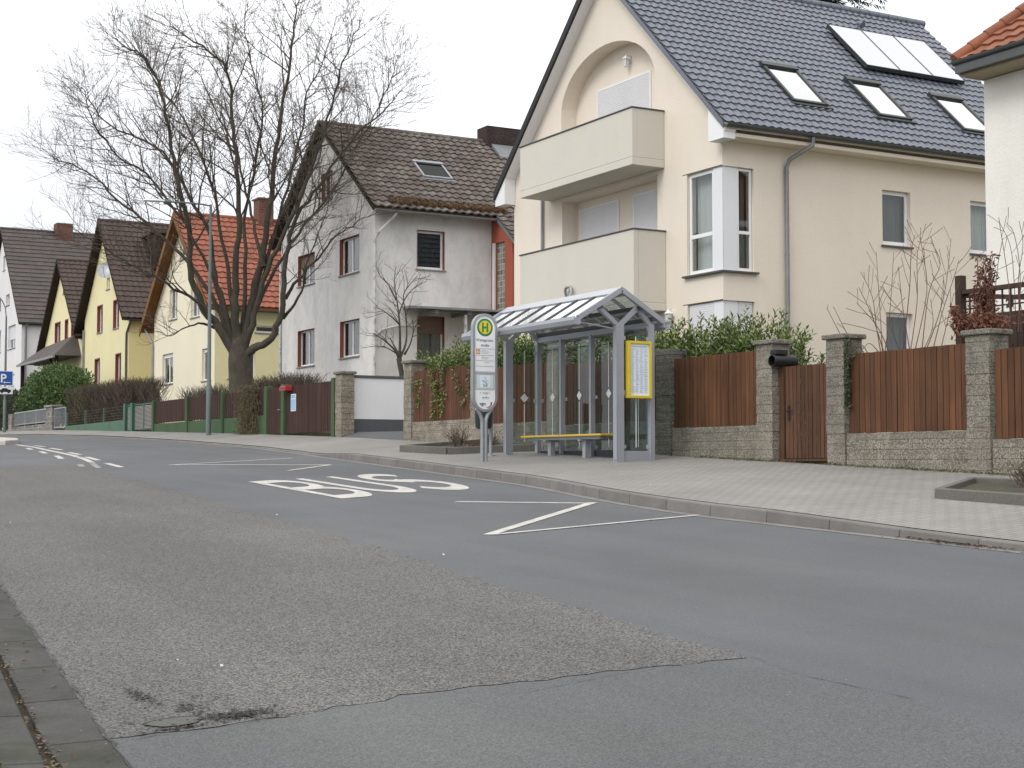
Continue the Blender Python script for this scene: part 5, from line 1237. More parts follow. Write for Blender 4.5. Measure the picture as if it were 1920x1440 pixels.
disc(SX,hz,.158,.031,'sign_green','emblem_ring',face); disc(SX,hz,.120,.0345,'sign_yellow','emblem_disc',face)
mb = MB()
for a,b,c,d in ((-.062,-.028,-.085,.085),(.028,.062,-.085,.085),(-.028,.028,-.017,.017)): mb.prism(rect(SX+a,SX+b,hz+c,hz+d),P3,.037,.039)
mb.build('letter_h','sign_green',face)
TX = lambda x0,z0: (lambda a,b,d: (x0+a,SYs-.0325-d,z0+b))
m_ = text_mesh('Weingarten-',.068,TX(SX,3.765),.002,bold=.0006); merge(m_,text_mesh('straße',.068,TX(SX,3.675),.002,bold=.0006)); m_.build('stop_name','print_grey',face)
mb = MB(); rr = random.Random(6)
for z in (3.63,3.515,3.42,3.32): mb.prism(rect(SX-.185,SX+.185,z,z+.005),P3,.031,.0325)
mb.build('divider','print_grey',face)
mb = MB(); mb.prism(rect(SX-.175,SX-.095,3.540,3.620),P3,.031,.0325); lb = mb.build('line_badge','sign_orange',face)
text_mesh('11',.062,lambda a,b,d: (SX-.135+a,SYs-.034-d,3.556+b),.002,bold=.002).build('line_number','sign_white',lb)
mb = MB()
for z,a,b in ((3.603,.0,.09),(3.575,.0,.16),(3.55,0,.13),(3.50,.01,.05),(3.475,.0,.15),(3.45,.0,.12),(3.385,.06,.10)): mb.prism(rect(SX-.07+a,SX-.07+a+b,z,z+.008),P3,.031,.0323)
mb.build('small_print',mat('faint print',(.42,.40,.40),.6,bump=0),face)
mb = MB(); mb.prism(rect(SX-.165,SX+.165,2.935,3.175),P3,.0345,.036); pm = mb.build('map_sheet',mat('map paper',(.62,.68,.70),.5,bump=0,fine=0),mid)
mb = MB(); 
for a,b,c,d in ((-.10,.10,2.95,3.165),): mb.prism(rect(SX+a,SX+b,c,d),P3,.0365,.0375)
mb.build('map','paper',pm)
mb = MB(); rr = random.Random(12); Z2 = lambda a,b: P3(a,b,.039)
for path,wd in (([(-.01,3.14),(.01,3.10),(.03,3.05)],.014),([(-.06,3.07),(-.02,3.06),(.02,3.03),(.03,3.0),(.0,2.97),(-.03,2.98),(-.02,3.02)],.022),([(.04,3.02),(.045,2.97),(.02,2.965)],.012),([(.055,3.08),(.06,3.0)],.006)):
    for (a,b),(c,d) in zip(path,path[1:]):
        v = Vector((c-a,d-b)).normalized(); nr = Vector((-v.y,v.x))*wd/2; mb.quad(Z2(SX+a+nr.x,b+nr.y),Z2(SX+c+nr.x,d+nr.y),Z2(SX+c-nr.x,d-nr.y),Z2(SX+a-nr.x,b-nr.y))
mb.build('map_lines','print_blue',pm,fix=False)
mb = MB(); mb.prism(rect(SX-.195,SX+.195,3.185,3.215),P3,.0345,.040); mb.prism(rect(SX-.19,SX-.178,3.04,3.055),P3,.0345,.042); mb.build('map_frame','steel_light',mid)
text_mesh('vgo',.088,lambda a,b,d: (SX-.045+a,SYs-.0325-d,2.635+b),.002,bold=.001).build('operator_logo','black',low_)
mb = MB(); A_ = [(SX+.045+.085*math.cos(t),2.675+.080*math.sin(t)) for t in [R(-105+k*9) for k in range(14)]]
for k,((a,b),(c,d)) in enumerate(zip(A_,A_[1:])):
    v = Vector((c-a,d-b)).normalized(); w0 = .004+.0011*k; nr = Vector((-v.y,v.x))*w0; mb.quad(P3(a+nr.x,b+nr.y,.0325),P3(c+nr.x,d+nr.y,.0325),P3(c-nr.x,d-nr.y,.0325),P3(a-nr.x,b-nr.y,.0325))
mb.build('logo_swoosh','print_red',low_,fix=False)
mb = MB()
for z,a,b,h in ((2.845,-.10,-.085,.014),(2.845,-.05,.06,.012),(2.845,.075,.09,.014),(2.825,.0,.06,.004),(2.765,-.05,-.02,.016),(2.765,-.012,.002,.01),(2.765,.01,.045,.018),(2.76,.06,.075,.014),(2.748,-.06,.08,.003)): mb.prism(rect(SX+a,SX+b,z,z+h),P3,.031,.0323)
mb.build('small_print','print_grey',low_)
mb = MB()
for s_ in (-1,1):
    mb.tube([(SX+s_*.036,SYs,pz(SX,SYs)-.05),(SX+s_*.036,SYs,2.30),(SX+s_*.042,SYs,2.38),(SX+s_*.075,SYs,2.47),(SX+s_*.13,SYs,2.545),(SX+s_*.165,SYs,2.575)],.034,10)
mb.box((SX-.012,SYs-.02,pz(SX,SYs)),(SX+.012,SYs+.02,2.33)); mb.build('pole','galv',sg,smooth=50)
# litter bin behind it
g = thing('litter_bin','dark grey plastic litter bin hung on a thin grey post behind the bus stop sign','bin',(13.7,25.2,1.8))
mb = MB(); mb.tube([(13.72,25.26,pz(13.7,25.2)-.03),(13.72,25.26,2.78)],.036,10); mb.lathe((13.72,25.26,pz(13.7,25.2)),[(.09,0),(.09,.02),(.05,.03)],14); mb.build('post','galv',g,smooth=50)
mb = MB(); mb.lathe((13.545,25.22,2.25),[(.05,0),(.13,.01),(.155,.05),(.175,.42),(.18,.45),(.165,.46),(.15,.44),(.145,.2),(.01,.18)],20); mb.build('bucket','bin',g,smooth=45)
mb = MB(); mb.lathe((13.545,25.22,2.715),[(.185,0),(.185,.02),(.16,.05),(.05,.075),(.01,.078)],20); mb.build('lid','bin',g,smooth=45)

# ------------------------------------------------------------------ lamps and the parking sign
def lamp(label, x, y, top, arm, pts, head, r0=.066):
    g = thing('street_lamp',label,'street lamp',(x,y,pz(x,y)))
    zb = pz(x,y)-.05; mb = MB(); mb.tube([(x,y,zb),(x,y,zb+1.6),(x,y,zb+1.65),(x,y,top)],[r0*1.25,r0*1.25,r0,r0*.62],12); mb.build('mast','lamp_green',g,smooth=50)
    mb = MB(); mb.tube(pts,.026,10); mb.build('arm','lamp_green',g,smooth=50)
    hp = Vector(head); mb = MB(); d = (Vector(pts[-1])-Vector(pts[-2])).normalized(); P = []
    L = [(0,.05,.05),(.10,.10,.06),(.35,.14,.075),(.62,.11,.06),(.72,.03,.02)]
    sd = Vector((0,1,0)); up = sd.cross(d); up = up if up.z > 0 else -up
    for s_,a,b in L:
        for k in range(12): t = 2*math.pi*k/12; q = hp+d*s_+sd*a*math.cos(t)+up*b*math.sin(t)*(1 if math.sin(t)>0 else .35); mb.v.append(tuple(q))
    for j in range(4):
        for k in range(12): a = j*12+k; b = j*12+(k+1)%12; mb.f.append((a,b,b+12,a+12))
    h = mb.build('lamp_head','lamp_glass',g,smooth=60)
    mb = MB(); mb.tube([hp-d*.16,hp+d*.04],[.06,.075],10); mb.build('socket','lamp_green',h,smooth=50)
lamp('grey green street lamp in front of the big bare tree, arm reaching over the road',15.12,46.3,9.75,0,[(15.12,46.3,9.7),(14.9,46.3,9.73),(14.3,46.3,9.74),(13.75,46.3,9.72)],(13.66,46.3,9.72))
lamp('far street lamp with curved top beside the parking sign',15.1,78.0,8.9,0,[(15.1,78,8.8),(15.05,78,9.3),(14.9,78,9.65),(14.6,78,9.92),(14.0,78,10.1),(13.4,78,10.12)],(13.3,78,10.12))
def xsign(y,x,z): return lambda a,b,d: (x+a,y-d,z+b)
g = thing('parking_sign','square blue parking sign with white P on the far lamp post','road sign',(15.1,77.8,5.5))
Q = xsign(77.86,15.08,5.82)
mb = MB(); mb.prism(rect(-.36,.36,-.36,.36),Q,0,.012); mb.build('border','white',g)
mb = MB(); mb.prism(rect(-.335,.335,-.335,.335),Q,.0125,.016); b = mb.build('field','sign_blue',g)
m_ = text_mesh('P',.58,lambda a,b_,d: Q(a-.10,b_-.20,.019+d),.004,bold=.012); m_.build('letter','white',b)
mb = MB(); mb.prism(rect(-.02,.24,-.225,-.195),Q,.017,.020); mb.prism([(-.02,-.15),(-.10,-.21),(-.02,-.27)],Q,.017,.020); mb.build('arrow','white',b)
g = thing('supplementary_sign','small white plate with a black car symbol below the blue parking sign','road sign',(15.1,77.8,5.2))
Q = xsign(77.86,15.08,5.24)
mb = MB(); mb.prism(rect(-.36,.36,-.20,.17),Q,0,.012); mb.build('plate','white',g)
mb = MB(); mb.prism([(-.27,-.10),(.27,-.10),(.28,-.03),(.24,.02),(.14,.03),(.06,.09),(-.12,.09),(-.19,.02),(-.28,0)],Q,.0125,.016)
for cx in (-.16,.16): mb.prism([(cx+.065*math.cos(k*.63),-.10+.065*math.sin(k*.63)) for k in range(10)],Q,.0125,.0165)
mb.build('car_symbol','black',g)

# ------------------------------------------------------------------ trellis with the dry climber
g = thing('trellis','dark wooden lattice screen with plank base behind the pillar at the right','trellis',(17.3,14,3))
mb = MB(); mb.box((17.24,16.82,2.4),(17.36,16.94,4.46)); mb.box((17.24,12.0,2.4),(17.36,12.12,4.4)); mb.build('post','trellis',g,bevel=.006)
mb = MB(); mb.box((17.25,12.12,4.17),(17.35,16.81,4.235)); mb.box((17.26,12.12,3.78),(17.34,16.81,3.83)); mb.bar((17.33,16.8,4.15),(17.33,14.3,3.86),.05,.07); mb.build('rail','trellis',g)
mb = MB()
for k in range(29): y = 12.2+k*.16; mb.box((17.285,y,3.831),(17.305,y+.022,4.169))
for z in (3.93,4.05): mb.box((17.306,12.12,z),(17.32,16.81,z+.022))
mb.build('lattice','trellis',g)
planks(g,12.13,16.80,2.3,3.77,.13,x=17.27,m='trellis',name='plank_panel')

# ------------------------------------------------------------------ plants
def rvec(r): 
    while 1:
        v = Vector((r.uniform(-1,1),r.uniform(-1,1),r.uniform(-1,1)))
        if .05 < v.length < 1: return v.normalized()
def shoot(mb, r, p, d, L, n, ln, wd, start=.1, droop=.0):
    """leaves set spirally along a shoot"""
    p = Vector(p); d = Vector(d).normalized(); side = d.orthogonal().normalized(); ph = r.uniform(0,6.3)
    for k in range(n):
        t = start+(1-start)*k/max(1,n-1); q = p+d*L*t; ph += 2.4
        o = Quaternion(d,ph)@side; ld_ = (o*.9+d*(.55+.5*t)-Vector((0,0,droop))).normalized()
        mb.leaf(q,ld_,ln*r.uniform(.7,1.1),wd*r.uniform(.8,1.1),d+rvec(r)*.3)
def shrub(name, label, cat, box, zf, h0, h1, n, r, leafs=26, ln=.11, wd=.038, m='laurel', grp=None, lean=.25, stem='grey_twig', keep=None):
    x0,x1,y0,y1 = box; g = thing(name,label,cat,((x0+x1)/2,(y0+y1)/2,zf),grp); mb = MB(); st = MB()
    for k in range(n):
        x,y = r.uniform(x0,x1),r.uniform(y0,y1); 
        ht = h0+(h1-h0)*(r.random()**1.3)
        if keep: ht = keep(x,y,ht,r)
        if ht <= 0: continue
        base = Vector((x,y,zf)); d = Vector((r.gauss(0,lean),r.gauss(0,lean),1)).normalized(); tip = base+d*ht
        st.tube([base,base+d*ht*.5,tip],[.012,.008,.004],4,False)
        shoot(mb,r,base+d*ht*.25,d,ht*.75,leafs,ln,wd)
        for _ in range(3):
            t = r.uniform(.35,.85); dd = (d+rvec(r)*.8); dd.z = abs(dd.z)*.6+.2; q = base+d*ht*t
            shoot(mb,r,q,dd,r.uniform(.2,.45),9,ln,wd)
    mb.build('foliage',m,g,fix=False,uv=False); st.build('stem',stem,g,uv=False,fix=False)
    return g
rs = random.Random(99)
shrub('laurel_shrub','bushy green laurel with upright shoots over the planks right of the shelter','shrub',(16.3,17.1,19.9,24.2),2.6,1.0,1.72,210,rs,32,.13,.044,lean=.17,keep=lambda x,y,h,r: h*(1.0 if y>20.8 else .82))
g = shrub('laurel_shrub','dense green laurel over the reddish slats behind the bus stop sign','shrub',(15.95,16.9,28.3,33.2),2.9,1.1,1.62,270,rs,30,.125,.044,keep=lambda x,y,h,r: h*(.86 if y>31.2 else 1.05))
for k in range(46):                        # shoots hanging through and over the slats
    mb = MB(); y = rs.choice([31.4,31.55,31.1,32.3,30.4,31.3,29.9])+rs.gauss(0,.10); z = rs.uniform(2.75,3.75) if abs(y-31.35)<.4 else rs.uniform(3.1,3.7)
    shoot(mb,rs,(15.64,y,z),(-.12,rs.gauss(0,.3),-1),rs.uniform(.12,.26),6,.12,.045)
    mb.build('hanging_shoot','laurel',g,fix=False,uv=False)
shrub('laurel_shrub','green laurel seen through the glass of the bus shelter','shrub',(15.98,17.0,24.3,28.2),2.8,1.1,1.7,120,rs,28,.12,.042)
def blobleaf(name,label,cat,blobs,n,m,ln,wd,r,stem=True,grp=None,floor=None):
    c0 = Vector(blobs[0][0]); g = thing(name,label,cat,(c0.x,c0.y,floor if floor is not None else c0.z-blobs[0][1][2]),grp); mb = MB(); tw = MB()
    wts = [b[1][0]*b[1][1]*b[1][2] for b in blobs]; tot = sum(wts)
    for (c,rad),wt in zip(blobs,wts):
        c = Vector(c)
        for k in range(int(n*wt/tot)):
            v = rvec(r)*(r.random()**.35); q = c+Vector((v.x*rad[0],v.y*rad[1],v.z*rad[2]))
            if floor is not None and q.z < floor: continue
            for _ in range(3): mb.leaf(q+rvec(r)*.05,(rvec(r)+v*.8+Vector((0,0,.3))),ln*r.uniform(.7,1.2),wd*r.uniform(.8,1.2),rvec(r))
        if stem:
            for k in range(8): tw.tube([c-Vector((0,0,rad[2]*1.1)),c+rvec(r)*min(rad)*.7],[.03,.01],5,False)
    mb.build('foliage',m,g,fix=False,uv=False)
    if stem: tw.build('stem','bark',g,fix=False,uv=False)
    return g
def lerpP(px,py,X):   # point on the plane X = const seen at an image point of the photo
    v = at(px,py,1)-Vector((0,0,EYE)); t = X/v.x; return Vector((0,0,EYE))+v*t
b0 = lerpP(80,735,17.4); b1 = lerpP(60,752,17.2); b2 = lerpP(105,720,17.6)
blobleaf('evergreen_bush','large rounded evergreen bush behind the low rubble stone wall','bush',[((17.9,79.0,5.2),(1.6,3.0,1.5)),((17.7,81.5,4.6),(1.4,2.2,1.2)),((18.0,76.5,4.9),(1.3,2.0,1.5))],9000,'evergreen',.16,.07,rs,floor=3.0)
blobleaf('dark_hedge','dark brown green hedge behind the parking sign at the left edge','hedge',[((17.2,85.5,4.6),(1.0,4.2,1.0)),((17.3,91,4.8),(1.0,4.0,1.2)),((17.3,84,3.6),(1,5,.9))],6000,'dark_leaf',.14,.06,rs,floor=2.8)
# bare brown hedge: a mass of fine twigs
def twig_hedge(name,label,x0,x1,y0,y1,z0,z1,n,r,m='hedge_twig'):
    g = thing(name,label,'hedge',((x0+x1)/2,(y0+y1)/2,z0)); mb = MB()
    for k in range(n):
        x,y = r.uniform(x0,x1),r.uniform(y0,y1); z = z0+(z1-z0)*r.random()**.75; L = r.uniform(.25,.6)
        d = Vector((r.gauss(0,.5),r.gauss(0,.5),1)).normalized(); p = Vector((x,y,z-.2)); e_ = p+d*L
        if e_.z > z1+.12: e_.z = z1+r.uniform(-.1,.14)
        m1 = (p+e_)/2+rvec(r)*.04; mb.tube([p,m1,e_],[.008,.006,.003],3,False)
    mb.build('twigs',m,g,fix=False,uv=False); st = MB()
    for k in range(int((y1-y0)*5)):
        x,y = r.uniform(x0+.2,x1-.2),r.uniform(y0,y1); p = Vector((x,y,z0)); st.tube([p,p+Vector((r.gauss(0,.1),r.gauss(0,.12),(z1-z0)*.5)),p+Vector((r.gauss(0,.25),r.gauss(0,.25),(z1-z0)*.92))],[.03,.022,.008],5,False)
    st.build('stems','bark',g,fix=False,uv=False)
twig_hedge('bare_hedge','thick clipped bare brown hedge behind the wire fence',15.95,17.3,58.8,69.2,3.0,4.92,13000,rs)
twig_hedge('bare_hedge','thin end of the bare brown hedge beside the yellow side wall',16.2,17.0,56.7,58.8,3.0,4.85,650,rs)
twig_hedge('bare_hedge','low bare twiggy hedge behind the picket fence left of the big trunk',16.4,17.4,49.9,53.6,3.2,4.25,1500,rs,'grey_twig')
twig_hedge('bare_hedge','low olive brown hedge behind the side gate right of the big trunk',16.6,17.6,42.8,47.2,3.2,4.3,2600,rs)
# withered creeper over the picket fence
g = thing('withered_creeper','withered brown creeper hanging over the picket fence below the big trunk','creeper',(15.6,43.7,2.5)); mb = MB()
for k in range(1500):
    y = rs.gauss(43.9,.33); z = rs.uniform(2.5,3.98); x = 15.62-abs(rs.gauss(0,.10)); L = rs.uniform(.15,.45)
    mb.tube([(x,y,z),(x-rs.uniform(0,.05),y+rs.gauss(0,.05),z-L*.5),(x+rs.uniform(-.03,.03),y+rs.gauss(0,.09),max(2.47,z-L))],[.006,.005,.003],3,False)
mb.build('stems','ivy_dead',g,fix=False,uv=False); mb = MB()
for k in range(1300): mb.leaf((15.60-abs(rs.gauss(0,.12)),rs.gauss(43.9,.36),rs.uniform(2.5,4.0)),rvec(rs)-Vector((0,0,.6)),rs.uniform(.05,.1),rs.uniform(.02,.045),rvec(rs))
mb.build('leaves','ivy_dead',g,fix=False,uv=False)

# ---- bare trees
def crspline(P, n):
    out = []; P = [Vector(p) for p in P]; Q = [2*P[0]-P[1]]+P+[2*P[-1]-P[-2]]
    for i in range(1,len(Q)-2):
        for k in range(n):
            t = k/n; a,b,c,d = Q[i-1],Q[i],Q[i+1],Q[i+2]
            out.append(.5*((2*b)+(c-a)*t+(2*a-5*b+4*c-d)*t*t+(3*b-a-3*c+d)*t**3))
    return out+[P[-1]]
class Tree:
    def __init__(s, seed, twist=.16, trop=.06): s.r = random.Random(seed); s.wood = MB(); s.fine = MB(); s.seed = MB(); s.tw = twist; s.trop = trop
    def path(s, p, d, L, seg):
        n = max(2,int(L/seg)); P = [Vector(p)]; d = Vector(d).normalized()
        for k in range(n):
            d = (d+rvec(s.r)*s.tw+Vector((0,0,s.trop))).normalized(); P.append(P[-1]+d*L/n)
        return P
    def side(s, d, ang): 
        o = d.orthogonal().normalized(); o = Quaternion(d,s.r.uniform(0,6.283))@o; return (d*math.cos(ang)+o*math.sin(ang)).normalized()
    def branch(s, P, r0, r1, level, dens, sides, lens):
        n = len(P); rad = [r0+(r1-r0)*(k/(n-1))**(.48 if level==0 else .8) for k in range(n)]
        (s.wood if level < 2 else s.fine).tube(P,rad,sides[min(level,len(sides)-1)],False)
        if level >= len(lens): return
        L = sum((b-a).length for a,b in zip(P,P[1:])); cnt = max(1,int(L*dens[level])); st = .36 if level == 0 else .22
        for k in range(cnt):
            t = st+(1-st)*(k+s.r.random())/cnt; t = min(t,.995); i = min(int(t*(n-1)),n-2); fr = t*(n-1)-i
            p = P[i].lerp(P[i+1],fr); d = (P[i+1]-P[i]).normalized(); dd = s.side(d,s.r.uniform(.5,1.05))
            if dd.z < -.35: dd.z *= -.3
            l = lens[level]*s.r.uniform(.55,1.25)*(1.25-.65*t); rr = min(rad[i]*.6,max(.0065,.0115*l+.0045))
            s.branch(s.path(p,dd,l,.22 if level<1 else .14),rr,max(.0045,rr*.3),level+1,dens,sides,lens)
    def seeds(s, p, n=5):
        for k in range(n): s.seed.leaf(p+rvec(s.r)*.05,rvec(s.r)-Vector((0,0,.7)),s.r.uniform(.04,.09),s.r.uniform(.012,.03),rvec(s.r))
TD = 50.6
big = thing('bare_tree','big bare tree with many spreading limbs in front of the orange roofed house','tree',(17.0,48.4,3.1))
T = Tree(5,.17,.05)
def limb(pts, r0, r1, dz, dens=(3.0,3.7,5.6), lens=(2.3,1.15,.48)):
    n = len(pts); P = crspline([at(px,py,TD+dz*(k/(n-1))**1.2) for k,(px,py) in enumerate(pts)],4)
    P = [p+(rvec(T.r)*.05 if 2 < k else Vector((0,0,0))) for k,p in enumerate(P)]
    T.branch(P,r0*.92,r1,0,dens,(10,6,4,3),lens)
def Z(L):                      # limb tips drawn in a little, the side twigs reach on from there
    o = []
    for x,y in L:
        x,y = 40+x/1.895,y/1.895
        if abs(x-455) > 120: x = 455+(x-455)*(1-.10*min(1,(abs(x-455)-120)/200))
        if y < 330: y = 330+(y-330)*.95
        o.append((x,y))
    return o
trunk = [at(455,765,TD),at(454,735,TD),at(451,700,TD),at(448,662,TD),at(447,615,TD)]
T.wood.tube(crspline(trunk,4),[.55,.50,.47,.445,.43,.42,.41,.405,.395,.385,.375,.36,.335,.30,.25,.18,.08],16,True)
limb(Z([(765,1260),(700,1165),(640,1080),(600,960),(590,800),(548,610),(520,440),(478,280),(410,170),(330,140)]),.235,.018,-1.5)
limb(Z([(760,1240),(715,1100),(690,980),(668,840),(600,700),(500,540),(400,480),(280,440),(180,350),(150,290)]),.15,.013,2.0)
limb(Z([(770,1230),(760,1100),(765,950),(772,800),(764,600),(750,400),(732,230),(640,140),(530,70)]),.22,.016,-2.5)
limb(Z([(785,1240),(815,1090),(850,930),(880,740),(905,560),(922,400),(955,180),(975,40),(985,-50)]),.24,.016,1.2)
limb(Z([(790,1240),(830,1120),(875,960),(950,800),(1000,680),(1070,500),(1120,320),(1175,160),(1235,40)]),.17,.013,-1.8)
limb(Z([(770,1270),(830,1240),(885,1200),(925,1110),(936,970),(955,840),(1000,740),(1085,630),(1190,490),(1330,380),(1390,330)]),.215,.014,-1.0)
limb(Z([(938,1060),(985,990),(1060,915),(1130,840),(1220,790),(1310,750)]),.085,.010,-1.8,(2.2,4,5),(1.6,.8,.35))
limb(Z([(750,1240),(690,1150),(640,1085),(540,1025),(420,965),(300,905),(190,850),(100,800)]),.115,.011,-2.6)
limb(Z([(740,1200),(690,1080),(600,940),(440,800),(310,705),(170,610),(60,565),(40,555)]),.13,.011,1.6)
limb(Z([(750,1200),(705,1040),(645,910),(560,760),(430,620),(290,530),(190,400),(170,330)]),.115,.011,-3.4)
limb(Z([(765,1210),(742,1000),(716,850),(672,640),(600,460),(520,330),(440,240),(370,190)]),.12,.011,3.2)
limb(Z([(780,1210),(800,1000),(790,780),(822,620),(855,400),(830,250),(795,90),(800,0)]),.115,.011,3.6)
limb(Z([(800,1200),(850,1010),(905,820),(955,620),(1000,450),(1015,310),(1090,170),(1130,30)]),.115,.011,2.6)
limb(Z([(800,1190),(880,1000),(985,830),(1080,720),(1190,560),(1290,400),(1370,260),(1400,180)]),.10,.010,3.4)
limb(Z([(860,950),(830,820),(800,690),(760,520),(690,380),(640,260),(560,170)]),.09,.010,4.2)
limb(Z([(690,1165),(640,1150),(590,1165),(530,1190),(480,1180)]),.07,.008,-1.5,(3.2,4.5,5),(1.4,.7,.35))
limb(Z([(930,1130),(985,1060),(1010,960),(1060,830),(1120,660)]),.08,.009,-2.2,(2.2,4,5),(1.6,.8,.35))
T.wood.build('trunk','bark',big,smooth=70,uv=False,fix=False)
# dry seed clusters on the outer twigs
vv = T.fine.v; 
for k in range(0,len(vv),97):
    p = Vector(vv[k])
    if p.z > 6 and T.r.random() < .75: T.seeds(p,3)
T.fine.build('crown','twig',big,fix=False,uv=False); T.seed.build('seed_clusters','seed',big,fix=False,uv=False)
print('twig faces',len(T.fine.f))
# pruned sapling in front of the grey house
sp_ = thing('bare_sapling','small bare pruned tree with knobbly branches in front of the grey house','tree',(17.5,37.6,2.9)); T = Tree(9,.22,.05); TD = 41.5
def limb2(pts,r0,r1,dz,dens=(4.0,6.0),lens=(.75,.30)):
    n = len(pts); P = crspline([at(px,py,TD+dz*k/(n-1)) for k,(px,py) in enumerate(pts)],3); T.branch(P,r0,r1,0,dens,(8,5,3),lens)
S2 = lambda L: [(700+x/4.8,400+y/4.8) for x,y in L]
T.wood.tube([at(755,722,TD),at(753,700,TD),at(748,672,TD)],[.075,.07,.075],10)
limb2(S2([(232,1310),(200,1240),(120,1160),(50,1110),(0,1080)]),.05,.010,-.5); limb2(S2([(235,1300),(240,1150),(235,980),(215,800),(190,640),(200,480)]),.055,.008,.2); limb2(S2([(240,1300),(290,1180),(300,1050),(290,900),(270,740),(330,640),(400,560)]),.045,.008,.5)
limb2(S2([(235,1280),(180,1180),(150,1120)]),.04,.015,.3); limb2(S2([(280,1270),(330,1180),(360,1060),(350,960)]),.035,.008,-.4); limb2(S2([(238,1000),(150,920),(60,860),(10,850)]),.03,.006,-.6); limb2(S2([(230,900),(290,760),(380,660),(480,610)]),.03,.006,.6); limb2(S2([(205,780),(140,650),(60,560),(20,470)]),.028,.006,.3); limb2(S2([(240,1280),(100,1200),(40,1210)]),.03,.006,-.9)
T.wood.build('trunk','bark',sp_,smooth=70,uv=False,fix=False); T.fine.build('crown','grey_twig',sp_,fix=False,uv=False)
# bare whippy shrubs in front of the cream side wall
def whips(label,pts,depth,seed,m='shrub_twig',r0=.0105,side=(4.2,),L=(.50,)):
    T = Tree(seed,.10,.03); p0 = at(pts[0][0][0],pts[0][0][1],depth); g = thing('bare_shrub',label,'shrub',p0)
    for q in pts:
        n = len(q); dz = T.r.uniform(-.5,.5); P = crspline([at(px,py,depth+dz) for px,py in q],4); T.branch(P,r0,.004,0,side,(6,4),L)
    T.wood.build('stems',m,g,fix=False,uv=False)
    if T.fine.v: T.fine.build('twigs',m,g,fix=False,uv=False)
U = lambda L: [(1220+x/2.743,440+y/2.743) for x,y in L]
whips('tall bare reddish whips behind the plank panel between the gate and the trellis',[U(q) for q in ([(1190,640),(1160,470),(1140,320),(1080,190)],[(1195,640),(1180,400),(1160,90)],[(1200,640),(1230,400),(1250,90)],[(1290,640),(1330,300),(1340,90),(1360,0)],[(1330,640),(1370,350),(1370,120),(1390,20)],[(1350,640),(1420,300),(1400,100),(1385,10)],[(1390,640),(1430,300),(1490,150),(1440,30)],[(1400,640),(1480,420),(1520,250),(1545,20)],[(1440,640),(1500,400),(1560,220),(1585,130)],[(1210,640),(1140,420),(1070,270)],[(1340,640),(1300,400),(1280,220)],[(1240,640),(1170,480),(1060,350)],[(1480,640),(1530,430),(1560,300)],[(1200,640),(1130,560),(1090,590)],[(1380,640),(1450,480),(1440,330)],[(1300,640),(1250,520),(1240,430)])],23.0,3)
whips('few thin bare whips leaning left above the gate pillar',[U(q) for q in ([(1050,640),(980,520),(905,375)],[(1080,640),(1000,490),(940,370)],[(1120,640),(1060,560),(1000,520)],[(1140,660),(1090,570),(1020,560)])],23.5,8,side=(1.2,),L=(.2,))
whips('bare whips standing against the roughcast house at the right edge',[U(q) for q in ([(1850,500),(1840,250),(1800,-20),(1790,-90)],[(1880,500),(1870,260),(1850,60),(1790,-70)],[(1890,500),(1900,200),(1870,0),(1830,-60)],[(1905,500),(1890,250),(1915,50),(1895,-70)],[(1930,500),(1900,300),(1960,100)],[(1760,500),(1780,200),(1810,20)])],22.0,5,r0=.008,side=(2.2,),L=(.4,))
# climber with dry red leaves on the trellis
g = thing('dry_climber','climber with dry red leaves on the trellis behind the right hand pillar','climber',(17.1,16.2,2.9)); st = MB(); lf = MB(); rc2 = random.Random(44)
tops = [(1690,115),(1720,110),(1745,110),(1760,180),(1700,190),(1530,290),(1560,380),(1600,420),(1720,250),(1690,300)]
for k in range(34):
    tx,ty = rc2.choice(tops); bx = rc2.uniform(1620,1800) if tx > 1640 else rc2.uniform(1570,1660); P = crspline([at(*U([(bx+(tx-bx)*t+rc2.gauss(0,9),520+(ty-520)*t)])[0],21.4+rc2.uniform(-.25,.1)) for t in (0,.35,.7,1)],5)
    st.tube(P,[.007]*len(P),4,False)
    for p in P[3:]:
        for _ in range(4): lf.leaf(p+rvec(rc2)*.04,rvec(rc2)-Vector((0,0,.6)),rc2.uniform(.05,.095),rc2.uniform(.02,.035),rvec(rc2))
for k in range(1000):
    px,py = rc2.gauss(1715,70),rc2.gauss(455,36); p = at(*U([(px,py)])[0],21.2+rc2.uniform(-.3,.25)); lf.leaf(p,rvec(rc2)-Vector((0,0,.5)),rc2.uniform(.05,.09),rc2.uniform(.02,.04),rvec(rc2))
st.build('stems','shrub_twig',g,fix=False,uv=False); lf.build('leaves','dry_leaf',g,fix=False,uv=False)
# ivy on the edge of the gate pillar
g = thing('ivy','dark ivy creeping up the edge of the pillar right of the garden gate','ivy',(15.6,17.6,1.6)); mb = MB()
for k in range(420):
    z = rc2.uniform(2.45,3.52); w_ = .05 if z < 3.2 else .09; y = 17.585-abs(rc2.gauss(0,w_)); x = 15.6+rc2.uniform(-.02,.05)
    mb.leaf((x,min(y,17.60),z),Vector((-.6,-.4,-.7))+rvec(rc2)*.6,rc2.uniform(.03,.055),rc2.uniform(.025,.04),(-1,-.3,.2))
mb.build('leaves','dark_leaf',g,fix=False,uv=False)
